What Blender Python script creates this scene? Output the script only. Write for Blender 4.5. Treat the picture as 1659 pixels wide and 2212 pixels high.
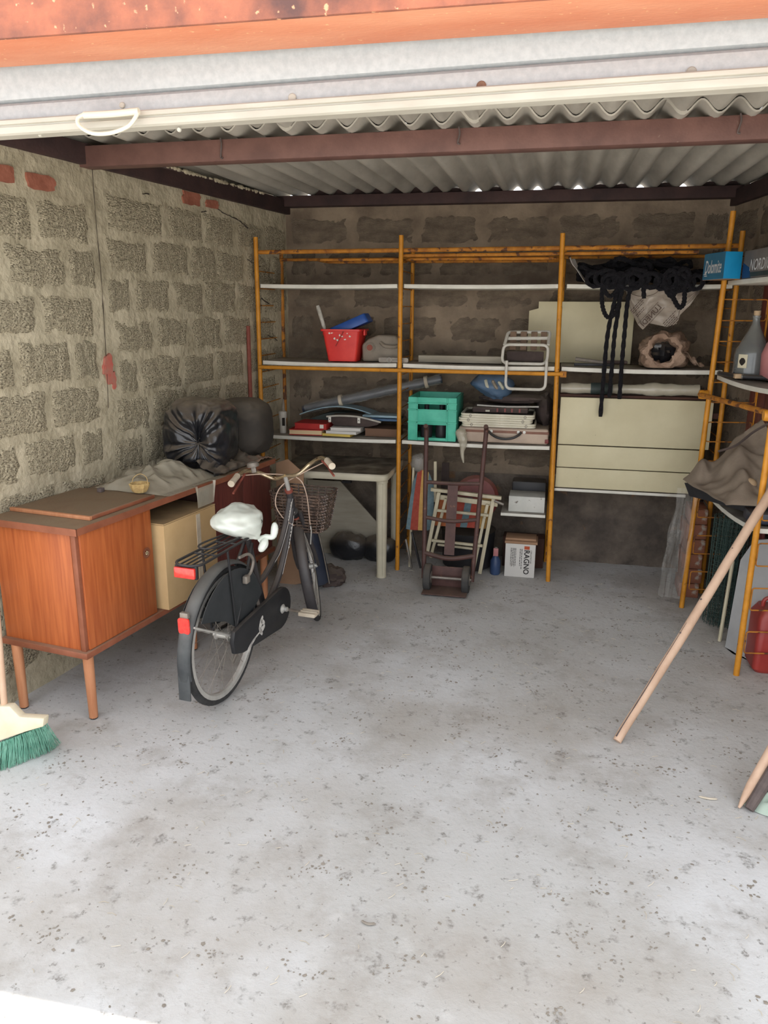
import bpy, bmesh, math, random
from mathutils import Vector, Matrix, noise

for o in list(bpy.data.objects):
    bpy.data.objects.remove(o, do_unlink=True)
scene = bpy.context.scene
COL = scene.collection
PI = math.pi

# ------------------------------------------------------------------ camera, sky, sun, exposure
def set_camera():
    pitch, yaw, roll = math.radians(14.7), math.radians(12.03), math.radians(0.41)
    fwd = Vector((-math.sin(yaw) * math.cos(pitch), math.cos(yaw) * math.cos(pitch), -math.sin(pitch)))
    right = Vector((math.cos(yaw), math.sin(yaw), 0))
    up = right.cross(fwd)
    r = right * math.cos(roll) + up * math.sin(roll)
    u = up * math.cos(roll) - right * math.sin(roll)
    cam = bpy.data.cameras.new('camera')
    cam.sensor_fit = 'VERTICAL'
    cam.sensor_height = 36.0
    cam.sensor_width = 27.0
    cam.lens = 1665.0 / 2212.0 * 36.0
    cam.clip_start = 0.05
    ob = bpy.data.objects.new('camera', cam)
    COL.objects.link(ob)
    ob.matrix_world = Matrix(((r.x, u.x, -fwd.x, 0), (r.y, u.y, -fwd.y, 0), (r.z, u.z, -fwd.z, 1.6), (0, 0, 0, 1)))
    scene.camera = ob
set_camera()

SUN_EL, SUN_STRENGTH, SKY_STRENGTH = 76.0, 6.5, 0.95
world = bpy.data.worlds.new('sky')
scene.world = world
world.use_nodes = True
wn = world.node_tree
wn.nodes.clear()
sky = wn.nodes.new('ShaderNodeTexSky')
sky.sky_type = 'HOSEK_WILKIE'
sky.turbidity = 6.0
sky.ground_albedo = 0.45
el = math.radians(SUN_EL)
az = math.radians(-12.0)            # behind the garage, a little to the left
sun_dir = Vector((math.sin(az) * math.cos(el), math.cos(az) * math.cos(el), math.sin(el)))
sky.sun_direction = sun_dir
bg = wn.nodes.new('ShaderNodeBackground')
bg.inputs['Strength'].default_value = SKY_STRENGTH
wo = wn.nodes.new('ShaderNodeOutputWorld')
haze = wn.nodes.new('ShaderNodeMix')      # thin summer haze whitens the sky
haze.data_type = 'RGBA'
haze.inputs['Factor'].default_value = 0.7
haze.inputs['B'].default_value = (1.54, 1.58, 1.64, 1.0)
wn.links.new(sky.outputs['Color'], haze.inputs['A'])
wn.links.new(haze.outputs['Result'], bg.inputs['Color'])
wn.links.new(bg.outputs['Background'], wo.inputs['Surface'])

sl = bpy.data.lights.new('sun', 'SUN')
sl.energy = SUN_STRENGTH
sl.angle = math.radians(0.6)
sl.color = (1.0, 0.94, 0.84)
so = bpy.data.objects.new('sun', sl)
COL.objects.link(so)
so.rotation_euler = sun_dir.to_track_quat('Z', 'Y').to_euler()
so.location = (0, 0, 8)

vs = scene.view_settings
vs.view_transform = 'Standard'
vs.look = 'None'
vs.gamma = 1.0
vs.use_curve_mapping = False
vs.exposure = 1.15

# ------------------------------------------------------------------ materials
def lin(c):
    r = []
    for v in c:
        v = v / 255.0
        r.append(v / 12.92 if v <= 0.04045 else ((v + 0.055) / 1.055) ** 2.4)
    return (r[0], r[1], r[2], 1.0)

MATS = {}
def mat(name, c1, c2=None, scale=6.0, rough=0.7, metal=0.0, bump=0.0, bscale=60.0, detail=6.0,
        stretch=(1, 1, 1), lo=0.35, hi=0.65, dust=0.0, dustcol=(132, 120, 104), spots=None, spotscale=40.0,
        spotlim=0.68, alpha=1.0, trans=0.0, spec=0.4, bdist=0.004, coat=0.0, sheen=0.0):
    m = bpy.data.materials.new(name)
    m.use_nodes = True
    nt = m.node_tree
    N, L = nt.nodes, nt.links
    b = N['Principled BSDF']
    b.inputs['Roughness'].default_value = rough
    b.inputs['Metallic'].default_value = metal
    b.inputs['Specular IOR Level'].default_value = spec
    b.inputs['Coat Weight'].default_value = coat
    b.inputs['Sheen Weight'].default_value = sheen
    tc = N.new('ShaderNodeTexCoord')
    mp = N.new('ShaderNodeMapping')
    mp.inputs['Scale'].default_value = stretch
    L.new(tc.outputs['Object'], mp.inputs['Vector'])
    n1 = N.new('ShaderNodeTexNoise')
    n1.inputs['Scale'].default_value = scale
    n1.inputs['Detail'].default_value = detail
    n1.inputs['Roughness'].default_value = 0.6
    L.new(mp.outputs['Vector'], n1.inputs['Vector'])
    rp = N.new('ShaderNodeValToRGB')
    rp.color_ramp.elements[0].position = lo
    rp.color_ramp.elements[1].position = hi
    rp.color_ramp.elements[0].color = lin(c1)
    rp.color_ramp.elements[1].color = lin(c2 or c1)
    L.new(n1.outputs['Fac'], rp.inputs['Fac'])
    col = rp.outputs['Color']
    def mix(fac, a, bcol):
        x = N.new('ShaderNodeMix')
        x.data_type = 'RGBA'
        L.new(fac, x.inputs['Factor'])
        L.new(a, x.inputs['A'])
        x.inputs['B'].default_value = lin(bcol)
        return x.outputs['Result']
    def ramp(src, p0, p1, v0=0.0, v1=1.0):
        q = N.new('ShaderNodeMapRange')
        q.inputs['From Min'].default_value = p0
        q.inputs['From Max'].default_value = p1
        q.inputs['To Min'].default_value = v0
        q.inputs['To Max'].default_value = v1
        L.new(src, q.inputs['Value'])
        return q.outputs['Result']
    if spots:
        n2 = N.new('ShaderNodeTexNoise')
        n2.inputs['Scale'].default_value = spotscale
        n2.inputs['Detail'].default_value = 5.0
        L.new(tc.outputs['Object'], n2.inputs['Vector'])
        col = mix(ramp(n2.outputs['Fac'], spotlim - 0.03, spotlim + 0.03), col, spots)
    if dust > 0:
        g = N.new('ShaderNodeNewGeometry')
        sx = N.new('ShaderNodeSeparateXYZ')
        L.new(g.outputs['Normal'], sx.inputs['Vector'])
        f = ramp(sx.outputs['Z'], 0.15, 0.95, 0.0, dust)
        n3 = N.new('ShaderNodeTexNoise')
        n3.inputs['Scale'].default_value = 9.0
        n3.inputs['Detail'].default_value = 8.0
        L.new(tc.outputs['Object'], n3.inputs['Vector'])
        mm = N.new('ShaderNodeMath')
        mm.operation = 'MULTIPLY'
        L.new(f, mm.inputs[0])
        L.new(ramp(n3.outputs['Fac'], 0.25, 0.6, 0.45, 1.0), mm.inputs[1])
        col = mix(mm.outputs[0], col, dustcol)
    L.new(col, b.inputs['Base Color'])
    if bump > 0:
        nb = N.new('ShaderNodeTexNoise')
        nb.inputs['Scale'].default_value = bscale
        nb.inputs['Detail'].default_value = 5.0
        L.new(mp.outputs['Vector'], nb.inputs['Vector'])
        bp = N.new('ShaderNodeBump')
        bp.inputs['Strength'].default_value = bump
        bp.inputs['Distance'].default_value = bdist
        L.new(nb.outputs['Fac'], bp.inputs['Height'])
        L.new(bp.outputs['Normal'], b.inputs['Normal'])
    if trans > 0:
        b.inputs['Transmission Weight'].default_value = trans
        b.inputs['IOR'].default_value = 1.3
    if alpha < 1:
        b.inputs['Alpha'].default_value = alpha
    MATS[name] = m
    return m

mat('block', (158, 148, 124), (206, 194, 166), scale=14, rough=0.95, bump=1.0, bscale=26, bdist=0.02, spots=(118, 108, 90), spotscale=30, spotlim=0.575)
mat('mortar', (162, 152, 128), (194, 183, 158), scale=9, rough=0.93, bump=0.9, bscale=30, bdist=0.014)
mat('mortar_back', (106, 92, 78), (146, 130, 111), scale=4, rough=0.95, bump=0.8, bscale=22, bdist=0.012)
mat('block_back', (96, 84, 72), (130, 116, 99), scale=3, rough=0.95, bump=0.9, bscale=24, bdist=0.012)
mat('plinth', (78, 70, 64), (120, 108, 96), scale=5, rough=0.95, bump=1.0, bscale=25, bdist=0.02, spots=(128, 100, 76), spotscale=7, spotlim=0.66)
mat('brick_red', (140, 84, 66), (166, 104, 84), scale=20, rough=0.9, bump=0.6, bscale=60)
mat('paint_red', (186, 96, 84), (170, 120, 104), scale=24, rough=0.85)
mat('crack', (44, 36, 32), (60, 50, 44), scale=20, rough=1.0)
mat('fibre_cement', (156, 151, 141), (190, 185, 174), scale=5, rough=0.9, bump=0.3, bscale=50, stretch=(1, 0.25, 1))
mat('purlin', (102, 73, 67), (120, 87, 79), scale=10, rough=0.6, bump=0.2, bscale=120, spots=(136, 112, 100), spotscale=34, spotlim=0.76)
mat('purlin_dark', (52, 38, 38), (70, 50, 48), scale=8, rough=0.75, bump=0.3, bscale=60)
mat('primer', (204, 124, 90), (218, 150, 116), scale=5, rough=0.65, bump=0.3, bscale=140, spots=(228, 176, 130), spotscale=60, spotlim=0.69, stretch=(0.3, 1, 1))
mat('rust', (98, 70, 66), (180, 110, 84), scale=5, rough=0.85, bump=0.6, bscale=120, spots=(214, 160, 124), spotscale=50, spotlim=0.68)
mat('galvanised', (170, 175, 177), (182, 187, 188), scale=60, rough=0.5, metal=0.15, bump=0.1, bscale=200)
mat('rail_white', (172, 168, 156), (190, 186, 174), scale=18, rough=0.6, stretch=(0.2, 1, 1))
mat('cream_plastic', (214, 208, 188), rough=0.5)
mat('bolt_brown', (112, 84, 68), (130, 98, 80), scale=60, rough=0.8)
mat('bolt_grey', (160, 156, 146), rough=0.7)
mat('yellow', (188, 124, 32), (212, 144, 44), scale=14, rough=0.5, bump=0.15, bscale=90, spots=(128, 78, 36), spotscale=30, spotlim=0.70)
mat('yellow_rusty', (150, 92, 34), (196, 130, 44), scale=16, rough=0.7, bump=0.3, bscale=90, spots=(96, 60, 38), spotscale=24, spotlim=0.6)
mat('yellow_wire', (150, 98, 54), (170, 112, 60), scale=14, rough=0.6)
mat('shelf_white', (205, 202, 190), (222, 219, 208), scale=9, rough=0.5, dust=0.85, dustcol=(104, 94, 84), spots=(110, 96, 82), spotscale=70, spotlim=0.76)
mat('cream_board', (196, 186, 152), (210, 201, 168), scale=3, rough=0.55, bump=0.05, bscale=30, spots=(120, 108, 84), spotscale=45, spotlim=0.77)
mat('table_plastic', (188, 180, 158), (206, 198, 176), scale=5, rough=0.5, dust=0.98, dustcol=(80, 68, 60))
mat('veneer', (150, 74, 38), (186, 104, 56), scale=7, rough=0.42, stretch=(9, 9, 0.5), detail=8, lo=0.3, hi=0.7, spots=(206, 170, 140), spotscale=60, spotlim=0.79)
mat('veneer_edge', (122, 70, 48), (146, 88, 64), scale=8, rough=0.5, stretch=(1, 1, 1), dust=0.7, dustcol=(140, 116, 96))
mat('desk_top', (110, 82, 60), (128, 100, 76), scale=12, rough=0.8, dust=0.95, dustcol=(122, 104, 82), bump=0.3, bscale=80)
mat('leg_wood', (176, 116, 80), (196, 138, 100), scale=7, rough=0.55, stretch=(6, 6, 0.6))
mat('dark_inside', (58, 36, 30), (76, 48, 38), scale=6, rough=0.8)
mat('cardboard', (190, 158, 112), (206, 174, 128), scale=4, rough=0.85, dust=0.7, dustcol=(110, 92, 70), bump=0.05, bscale=60)
mat('black_bag', (26, 27, 30), (38, 38, 42), scale=5, rough=0.28, bump=0.5, bscale=28, bdist=0.006, dust=0.9, dustcol=(124, 112, 98), spec=0.6)
mat('cover_cloth', (58, 54, 50), (72, 66, 60), scale=5, rough=0.9, dust=0.8, dustcol=(116, 106, 92))
mat('clear_poly', (196, 188, 168), (214, 206, 186), scale=6, rough=0.16, bump=0.7, bscale=16, bdist=0.01, alpha=0.55, dust=0.35, dustcol=(150, 138, 116), spec=0.8)
mat('clear_film', (190, 188, 182), (220, 218, 212), scale=9, rough=0.15, bump=0.9, bscale=20, bdist=0.01, alpha=0.2, spec=1.0)
mat('wicker', (176, 146, 96), (206, 178, 122), scale=60, rough=0.8, bump=0.6, bscale=120)
mat('bike_black', (26, 27, 30), (38, 38, 40), scale=8, rough=0.5, dust=0.35, dustcol=(110, 102, 94))
mat('bike_frame', (52, 50, 52), (66, 62, 62), scale=8, rough=0.45, dust=0.5, dustcol=(116, 106, 96))
mat('guard_dark', (40, 44, 46), (56, 58, 60), scale=6, rough=0.7, dust=0.6, dustcol=(110, 106, 100))
mat('mudguard', (54, 57, 59), (80, 82, 82), scale=8, rough=0.6, dust=0.5, dustcol=(126, 120, 112))
mat('tyre', (44, 44, 45), (60, 59, 58), scale=20, rough=0.9, bump=0.3, bscale=160)
mat('steel', (176, 174, 168), (198, 195, 188), scale=20, rough=0.4, metal=0.4)
mat('steel_dull', (120, 112, 104), (144, 136, 126), scale=20, rough=0.5, metal=0.4)
mat('chrome_warm', (170, 150, 116), (200, 184, 156), scale=30, rough=0.25, metal=0.8, spots=(110, 80, 54), spotscale=60, spotlim=0.64)
mat('reflector', (205, 44, 40), (226, 66, 54), scale=60, rough=0.25, coat=0.6)
mat('cable', (176, 152, 134), (190, 166, 148), scale=10, rough=0.5)
mat('grip_white', (204, 192, 172), (188, 172, 150), scale=24, rough=0.7)
mat('white_bag', (206, 214, 204), (226, 230, 222), scale=6, rough=0.4, bump=0.4, bscale=26, dust=0.0, spec=0.4, trans=0.0)
mat('white_bag_dusty', (206, 214, 204), (222, 227, 218), scale=6, rough=0.38, bump=0.25, bscale=14, dust=0.4, dustcol=(180, 174, 158))
mat('decal_white', (206, 202, 196), (190, 186, 180), scale=40, rough=0.6)
mat('dark_wicker', (48, 38, 34), (112, 90, 76), scale=50, rough=0.5, spec=0.7)
mat('navy', (36, 42, 58), (52, 58, 72), scale=5, rough=0.35, bump=0.4, bscale=20, dust=0.4)
mat('red_plastic', (206, 46, 44), (222, 62, 54), scale=8, rough=0.4)
mat('blue_plastic', (32, 70, 140), (44, 86, 160), scale=8, rough=0.4)
mat('label_white', (214, 210, 200), rough=0.7)
mat('canister', (120, 110, 98), (142, 132, 118), scale=7, rough=0.65, dust=0.6)
mat('rusty_red', (122, 62, 52), (140, 76, 62), scale=14, rough=0.7)
mat('brush_white', (196, 192, 182), (150, 144, 134), scale=30, rough=0.7)
mat('grey_plank', (150, 142, 126), (170, 162, 146), scale=10, rough=0.8, stretch=(0.3, 2, 2), bump=0.2, bscale=60)
mat('chair_white', (190, 186, 176), (206, 202, 192), scale=16, rough=0.4, spots=(120, 104, 90), spotscale=60, spotlim=0.72)
mat('strap_brown', (96, 76, 62), (120, 98, 80), scale=20, rough=0.8)
mat('teal', (66, 170, 144), (84, 190, 162), scale=10, rough=0.5, bump=0.1, bscale=60)
mat('suitcase', (172, 152, 136), (190, 170, 152), scale=8, rough=0.6, dust=0.5)
mat('suitcase_band', (120, 82, 68), (136, 96, 80), scale=10, rough=0.6)
mat('ivory', (212, 206, 186), (224, 218, 200), scale=10, rough=0.45, spots=(166, 110, 70), spotscale=18, spotlim=0.70)
mat('blue_bag', (62, 86, 112), (84, 106, 130), scale=5, rough=0.4, bump=0.5, bscale=18, dust=0.3)
mat('print_cream', (196, 194, 176), (170, 168, 150), scale=20, rough=0.6)
mat('dark_cloth', (58, 48, 46), (78, 66, 62), scale=8, rough=0.9, dust=0.4)
mat('brown_paper', (140, 114, 96), (172, 146, 126), scale=7, rough=0.85, bump=1.0, bscale=20, bdist=0.016)
mat('black_fibre', (14, 13, 17), (24, 22, 28), scale=60, rough=0.95, bump=1.0, bscale=140, bdist=0.01)
mat('poly_print', (170, 156, 142), (196, 184, 170), scale=8, rough=0.3, bump=0.6, bscale=22, alpha=0.86)
mat('print_brown', (84, 66, 56), rough=0.7)
mat('cyan_box', (14, 128, 178), (24, 144, 192), scale=6, rough=0.55)
mat('teal_box', (46, 98, 124), (56, 110, 136), scale=6, rough=0.55)
mat('blue_band', (20, 60, 104), (28, 70, 116), scale=6, rough=0.6)
mat('grey_box', (104, 98, 94), (122, 116, 110), scale=5, rough=0.7)
mat('box_bottom', (150, 116, 90), (164, 130, 102), scale=5, rough=0.8)
mat('print_silver', (186, 186, 184), (206, 206, 204), scale=20, rough=0.6)
mat('glass_grey', (112, 116, 116), (134, 136, 132), scale=8, rough=0.12, alpha=0.72, spec=0.8, dust=0.7, dustcol=(140, 130, 116))
mat('liquid', (56, 62, 70), (66, 72, 80), scale=5, rough=0.12, spec=0.8)
mat('cork', (176, 150, 118), (190, 164, 132), scale=30, rough=0.9)
mat('paper_label', (206, 198, 172), rough=0.8)
mat('ink', (34, 28, 24), rough=0.8)
mat('pink_plastic', (172, 112, 112), (188, 128, 126), scale=8, rough=0.5, dust=0.4)
mat('taupe_cloth', (126, 112, 98), (146, 132, 116), scale=6, rough=0.92, bump=0.25, bscale=70)
mat('black_plastic', (34, 34, 37), (48, 47, 49), scale=8, rough=0.5, dust=0.3)
mat('stick', (186, 154, 130), (206, 176, 152), scale=5, rough=0.75, stretch=(2, 2, 0.6), bump=0.3, bscale=30)
mat('stick_dark', (84, 74, 72), (104, 92, 88), scale=20, rough=0.9)
mat('green_mesh', (44, 62, 58), (60, 80, 74), scale=20, rough=0.6)
mat('grey_sheet', (150, 150, 150), (168, 167, 166), scale=3, rough=0.7, dust=0.2)
mat('red_can', (146, 48, 44), (166, 62, 54), scale=6, rough=0.4, dust=0.3)
mat('clay', (124, 78, 60), (148, 96, 74), scale=12, rough=0.9, bump=0.4, bscale=60, spots=(176, 164, 150), spotscale=13, spotlim=0.62)
mat('red_wood', (84, 40, 36), (108, 54, 46), scale=8, rough=0.5, stretch=(8, 8, 0.6))
mat('truck_paint', (74, 50, 46), (92, 64, 58), scale=14, rough=0.6, spots=(120, 84, 66), spotscale=40, spotlim=0.68, dust=0.3)
mat('rubber', (52, 52, 52), (70, 68, 66), scale=16, rough=0.9, dust=0.4)
mat('deck_wood', (186, 176, 148), (204, 194, 168), scale=8, rough=0.6, stretch=(3, 3, 0.6))
mat('cloth_orange', (168, 98, 62), (184, 112, 72), scale=50, rough=0.95)
mat('cloth_red', (150, 66, 54), (166, 78, 64), scale=50, rough=0.95)
mat('cloth_yellow', (186, 146, 84), (200, 160, 96), scale=50, rough=0.95)
mat('cloth_blue', (96, 118, 126), (110, 132, 140), scale=50, rough=0.95)
mat('maroon', (104, 40, 38), (124, 54, 50), scale=8, rough=0.5, dust=0.5)
mat('tin_white', (186, 186, 178), (204, 203, 196), scale=6, rough=0.5, spots=(104, 94, 84), spotscale=22, spotlim=0.68)
mat('blue_bottle', (48, 66, 100), (60, 80, 116), scale=8, rough=0.4)
mat('ragno_print', (48, 44, 44), rough=0.8)
mat('ragno_orange', (180, 84, 54), rough=0.8)
mat('book_red', (164, 38, 36), (180, 50, 44), scale=10, rough=0.6)
mat('book_yellow', (206, 180, 92), rough=0.7)
mat('paper_edge', (206, 180, 140), (220, 196, 158), scale=60, rough=0.9, stretch=(0.1, 0.1, 8))
mat('paper_white', (206, 202, 196), rough=0.85)
mat('book_brown', (112, 84, 66), rough=0.8)
mat('glass_edge', (130, 156, 168), (150, 174, 184), scale=20, rough=0.3)
mat('dark_green', (44, 54, 52), (60, 70, 66), scale=8, rough=0.6)
mat('blue_folder', (44, 74, 108), (62, 94, 128), scale=8, rough=0.5)
mat('tube_white', (190, 186, 176), (170, 164, 154), scale=16, rough=0.5)
mat('broom_cream', (214, 202, 172), (226, 216, 190), scale=10, rough=0.5, dust=0.2)
mat('broom_green', (104, 160, 138), (134, 186, 164), scale=30, rough=0.7)
mat('broom_stick', (196, 160, 132), (208, 176, 150), scale=8, rough=0.5)
mat('green_cloth', (150, 166, 152), (172, 186, 172), scale=8, rough=0.95)
mat('litter_dark', (124, 116, 106), (150, 142, 131), scale=40, rough=1.0)
mat('litter_straw', (190, 178, 158), (206, 196, 178), scale=40, rough=1.0)
mat('added_pier', (196, 186, 166), (206, 198, 180), scale=3, rough=0.9)  # plaster of the unseen light-blocking piers

def floor_material():
    m = bpy.data.materials.new('floor_concrete')
    m.use_nodes = True
    N, L = m.node_tree.nodes, m.node_tree.links
    b = N['Principled BSDF']
    b.inputs['Roughness'].default_value = 0.92
    b.inputs['Specular IOR Level'].default_value = 0.25
    tc = N.new('ShaderNodeTexCoord')
    def nz(scale, detail=6, rough=0.6):
        n = N.new('ShaderNodeTexNoise')
        n.inputs['Scale'].default_value = scale
        n.inputs['Detail'].default_value = detail
        n.inputs['Roughness'].default_value = rough
        L.new(tc.outputs['Object'], n.inputs['Vector'])
        return n.outputs['Fac']
    def rng(src, a, b_, v0=0.0, v1=1.0):
        q = N.new('ShaderNodeMapRange')
        q.inputs['From Min'].default_value = a
        q.inputs['From Max'].default_value = b_
        q.inputs['To Min'].default_value = v0
        q.inputs['To Max'].default_value = v1
        L.new(src, q.inputs['Value'])
        return q.outputs['Result']
    def mixc(f, A, B):
        x = N.new('ShaderNodeMix')
        x.data_type = 'RGBA'
        L.new(f, x.inputs['Factor'])
        if isinstance(A, tuple): x.inputs['A'].default_value = lin(A)
        else: L.new(A, x.inputs['A'])
        x.inputs['B'].default_value = lin(B)
        return x.outputs['Result']
    c = mixc(rng(nz(0.9, 4), 0.35, 0.65), (178, 176, 172), (204, 204, 204))
    c = mixc(rng(nz(0.65, 6, 0.65), 0.46, 0.66, 0, 0.6), c, (146, 134, 118))
    c = mixc(rng(nz(3.1, 8, 0.7), 0.52, 0.72, 0, 0.55), c, (138, 129, 118))   # ingrained dirt
    mu = N.new('ShaderNodeMath')
    mu.operation = 'MULTIPLY'
    L.new(rng(nz(13, 3, 0.6), 0.60, 0.68), mu.inputs[0])
    L.new(rng(nz(95, 4, 0.7), 0.40, 0.60, 0.08, 0.62), mu.inputs[1])
    c = mixc(mu.outputs[0], c, (96, 90, 82))                                  # flattened leaf dirt
    mu2 = N.new('ShaderNodeMath')
    mu2.operation = 'MULTIPLY'
    L.new(rng(nz(34, 3, 0.6), 0.62, 0.68), mu2.inputs[0])
    L.new(rng(nz(140, 4, 0.7), 0.40, 0.60, 0.15, 0.7), mu2.inputs[1])
    c = mixc(mu2.outputs[0], c, (92, 86, 78))    # crumbs and blotches
    c = mixc(rng(nz(48, 6, 0.75), 0.60, 0.70, 0, 0.4), c, (118, 109, 100))
    c = mixc(rng(nz(9, 5, 0.6), 0.62, 0.70, 0, 0.35), c, (200, 198, 194))     # powdery patches
    L.new(c, b.inputs['Base Color'])
    bp = N.new('ShaderNodeBump')
    bp.inputs['Strength'].default_value = 0.5
    bp.inputs['Distance'].default_value = 0.006
    L.new(nz(45, 8, 0.7), bp.inputs['Height'])
    L.new(bp.outputs['Normal'], b.inputs['Normal'])
    MATS['floor'] = m
floor_material()

# ------------------------------------------------------------------ geometry helpers
def V(p):
    return Vector(p)

class MB:
    """collects shapes (world coordinates) that become one mesh object"""
    def __init__(s, M=None):
        s.v, s.f, s.M = [], [], M
    def add(s, vs, fs):
        n = len(s.v)
        for p in vs:
            p = Vector(p)
            s.v.append(s.M @ p if s.M else p)
        for f in fs:
            s.f.append([i + n for i in f])
        return s
    def box(s, lo, hi, R=None, piv=None):
        (a, b, c), (d, e, g) = lo, hi
        vs = [Vector(p) for p in ((a, b, c), (d, b, c), (d, e, c), (a, e, c), (a, b, g), (d, b, g), (d, e, g), (a, e, g))]
        if R is not None:
            pv = Vector(piv) if piv is not None else (Vector(lo) + Vector(hi)) / 2
            vs = [pv + R @ (p - pv) for p in vs]
        return s.add(vs, [(3, 2, 1, 0), (4, 5, 6, 7), (0, 1, 5, 4), (1, 2, 6, 5), (2, 3, 7, 6), (3, 0, 4, 7)])
    def prism(s, pts, off):
        pts = [Vector(p) for p in pts]
        off = Vector(off)
        n = len(pts)
        fs = [tuple(range(n - 1, -1, -1)), tuple(range(n, 2 * n))]
        for i in range(n):
            j = (i + 1) % n
            fs.append((i, j, n + j, n + i))
        return s.add(pts + [p + off for p in pts], fs)
    def tube(s, pts, r, n=8, closed=False, caps=True):
        pts = [Vector(p) for p in pts]
        k = len(pts)
        rs = r if isinstance(r, (list, tuple)) else [r] * k
        vs, fs = [], []
        nrm = None
        for i, p in enumerate(pts):
            if closed:
                t = pts[(i + 1) % k] - pts[i - 1]
            else:
                t = pts[min(i + 1, k - 1)] - pts[max(i - 1, 0)]
            if t.length < 1e-9: t = Vector((0, 0, 1))
            t.normalize()
            if nrm is None:
                a = Vector((0, 0, 1)) if abs(t.z) < 0.9 else Vector((1, 0, 0))
                nrm = t.cross(a).normalized()
            else:
                nrm = (nrm - t * nrm.dot(t))
                if nrm.length < 1e-6:
                    nrm = t.orthogonal()
                nrm.normalize()
            bn = t.cross(nrm)
            for j in range(n):
                a = 2 * PI * j / n
                vs.append(p + (nrm * math.cos(a) + bn * math.sin(a)) * rs[i])
        for i in range(k if closed else k - 1):
            i2 = (i + 1) % k
            for j in range(n):
                j2 = (j + 1) % n
                fs.append((i * n + j, i * n + j2, i2 * n + j2, i2 * n + j))
        if caps and not closed:
            fs.append(tuple(range(n - 1, -1, -1)))
            fs.append(tuple(range((k - 1) * n, k * n)))
        return s.add(vs, fs)
    def lathe(s, prof, o, axis=(0, 0, 1), n=20, cap=True):
        o, ax = Vector(o), Vector(axis).normalized()
        x = ax.orthogonal().normalized()
        y = ax.cross(x)
        vs, fs = [], []
        for r, h in prof:
            for j in range(n):
                a = 2 * PI * j / n
                vs.append(o + ax * h + (x * math.cos(a) + y * math.sin(a)) * r)
        m = len(prof)
        for i in range(m - 1):
            for j in range(n):
                j2 = (j + 1) % n
                fs.append((i * n + j, i * n + j2, (i + 1) * n + j2, (i + 1) * n + j))
        if cap:
            fs.append(tuple(range(n - 1, -1, -1)))
            fs.append(tuple(range((m - 1) * n, m * n)))
        return s.add(vs, fs)
    def grid(s, fn, nu, nv):
        vs, fs = [], []
        for i in range(nu + 1):
            for j in range(nv + 1):
                vs.append(fn(i / nu, j / nv))
        for i in range(nu):
            for j in range(nv):
                a = i * (nv + 1) + j
                fs.append((a, a + nv + 1, a + nv + 2, a + 1))
        return s.add(vs, fs)
    def ball(s, fn, nu=28, nv=18):
        """closed surface fn(direction) -> point"""
        vs, fs = [fn(Vector((0, 0, 1)))], []
        for i in range(1, nv):
            t = PI * i / nv
            for j in range(nu):
                a = 2 * PI * j / nu
                vs.append(fn(Vector((math.sin(t) * math.cos(a), math.sin(t) * math.sin(a), math.cos(t)))))
        vs.append(fn(Vector((0, 0, -1))))
        for j in range(nu):
            fs.append((0, 1 + j, 1 + (j + 1) % nu))
        for i in range(nv - 2):
            for j in range(nu):
                a, b = 1 + i * nu + j, 1 + i * nu + (j + 1) % nu
                fs.append((a, a + nu, b + nu, b))
        last = len(vs) - 1
        base = 1 + (nv - 2) * nu
        for j in range(nu):
            fs.append((base + j, last, base + (j + 1) % nu))
        return s.add(vs, fs)
    def build(s, name, m, parent=None, bevel=0.0, solid=0.0, angle=35, sub=0, segs=2):
        bm = bmesh.new()
        bv = [bm.verts.new(p) for p in s.v]
        for f in s.f:
            try:
                bm.faces.new([bv[i] for i in f])
            except ValueError:
                pass
        bm.normal_update()
        bmesh.ops.recalc_face_normals(bm, faces=bm.faces)
        if solid:
            bmesh.ops.solidify(bm, geom=list(bm.faces), thickness=solid)
        if bevel:
            es = [e for e in bm.edges if len(e.link_faces) == 2 and e.calc_face_angle(0) > 0.6]
            bmesh.ops.bevel(bm, geom=es, offset=bevel, segments=segs, affect='EDGES', profile=0.5)
        if parent is None:
            xs = [v.co for v in bm.verts]
            o = Vector(((min(p.x for p in xs) + max(p.x for p in xs)) / 2, (min(p.y for p in xs) + max(p.y for p in xs)) / 2, min(p.z for p in xs)))
        else:
            o = world_of(parent)
        bmesh.ops.translate(bm, verts=bm.verts, vec=-o)
        me = bpy.data.meshes.new(name)
        bm.to_mesh(me)
        bm.free()
        ob = bpy.data.objects.new(name, me)
        COL.objects.link(ob)
        if isinstance(m, str): m = MATS[m]
        me.materials.append(m)
        me.shade_smooth()
        me.set_sharp_from_angle(angle=math.radians(angle))
        if parent is None:
            ob.location = o
        else:
            ob.parent = parent
        if sub:
            md = ob.modifiers.new('smooth', 'SUBSURF')
            md.levels = md.render_levels = sub
        return ob

def world_of(o):
    p = Vector((0, 0, 0))
    while o is not None:
        p = p + Vector(o.location)
        o = o.parent
    return p

def empty(name, loc):
    o = bpy.data.objects.new(name, None)
    COL.objects.link(o)
    o.location = loc
    o.empty_display_size = 0.05
    return o

def tag(o, label, cat, group=None):
    o['label'] = label
    o['category'] = cat
    if group: o['group'] = group
    return o

def thing(name, loc, label, cat, group=None):
    return tag(empty(name, loc), label, cat, group)

def struct(o, label=None, cat=None):
    o['kind'] = 'structure'
    if label: o['label'] = label
    if cat: o['category'] = cat
    return o

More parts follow.
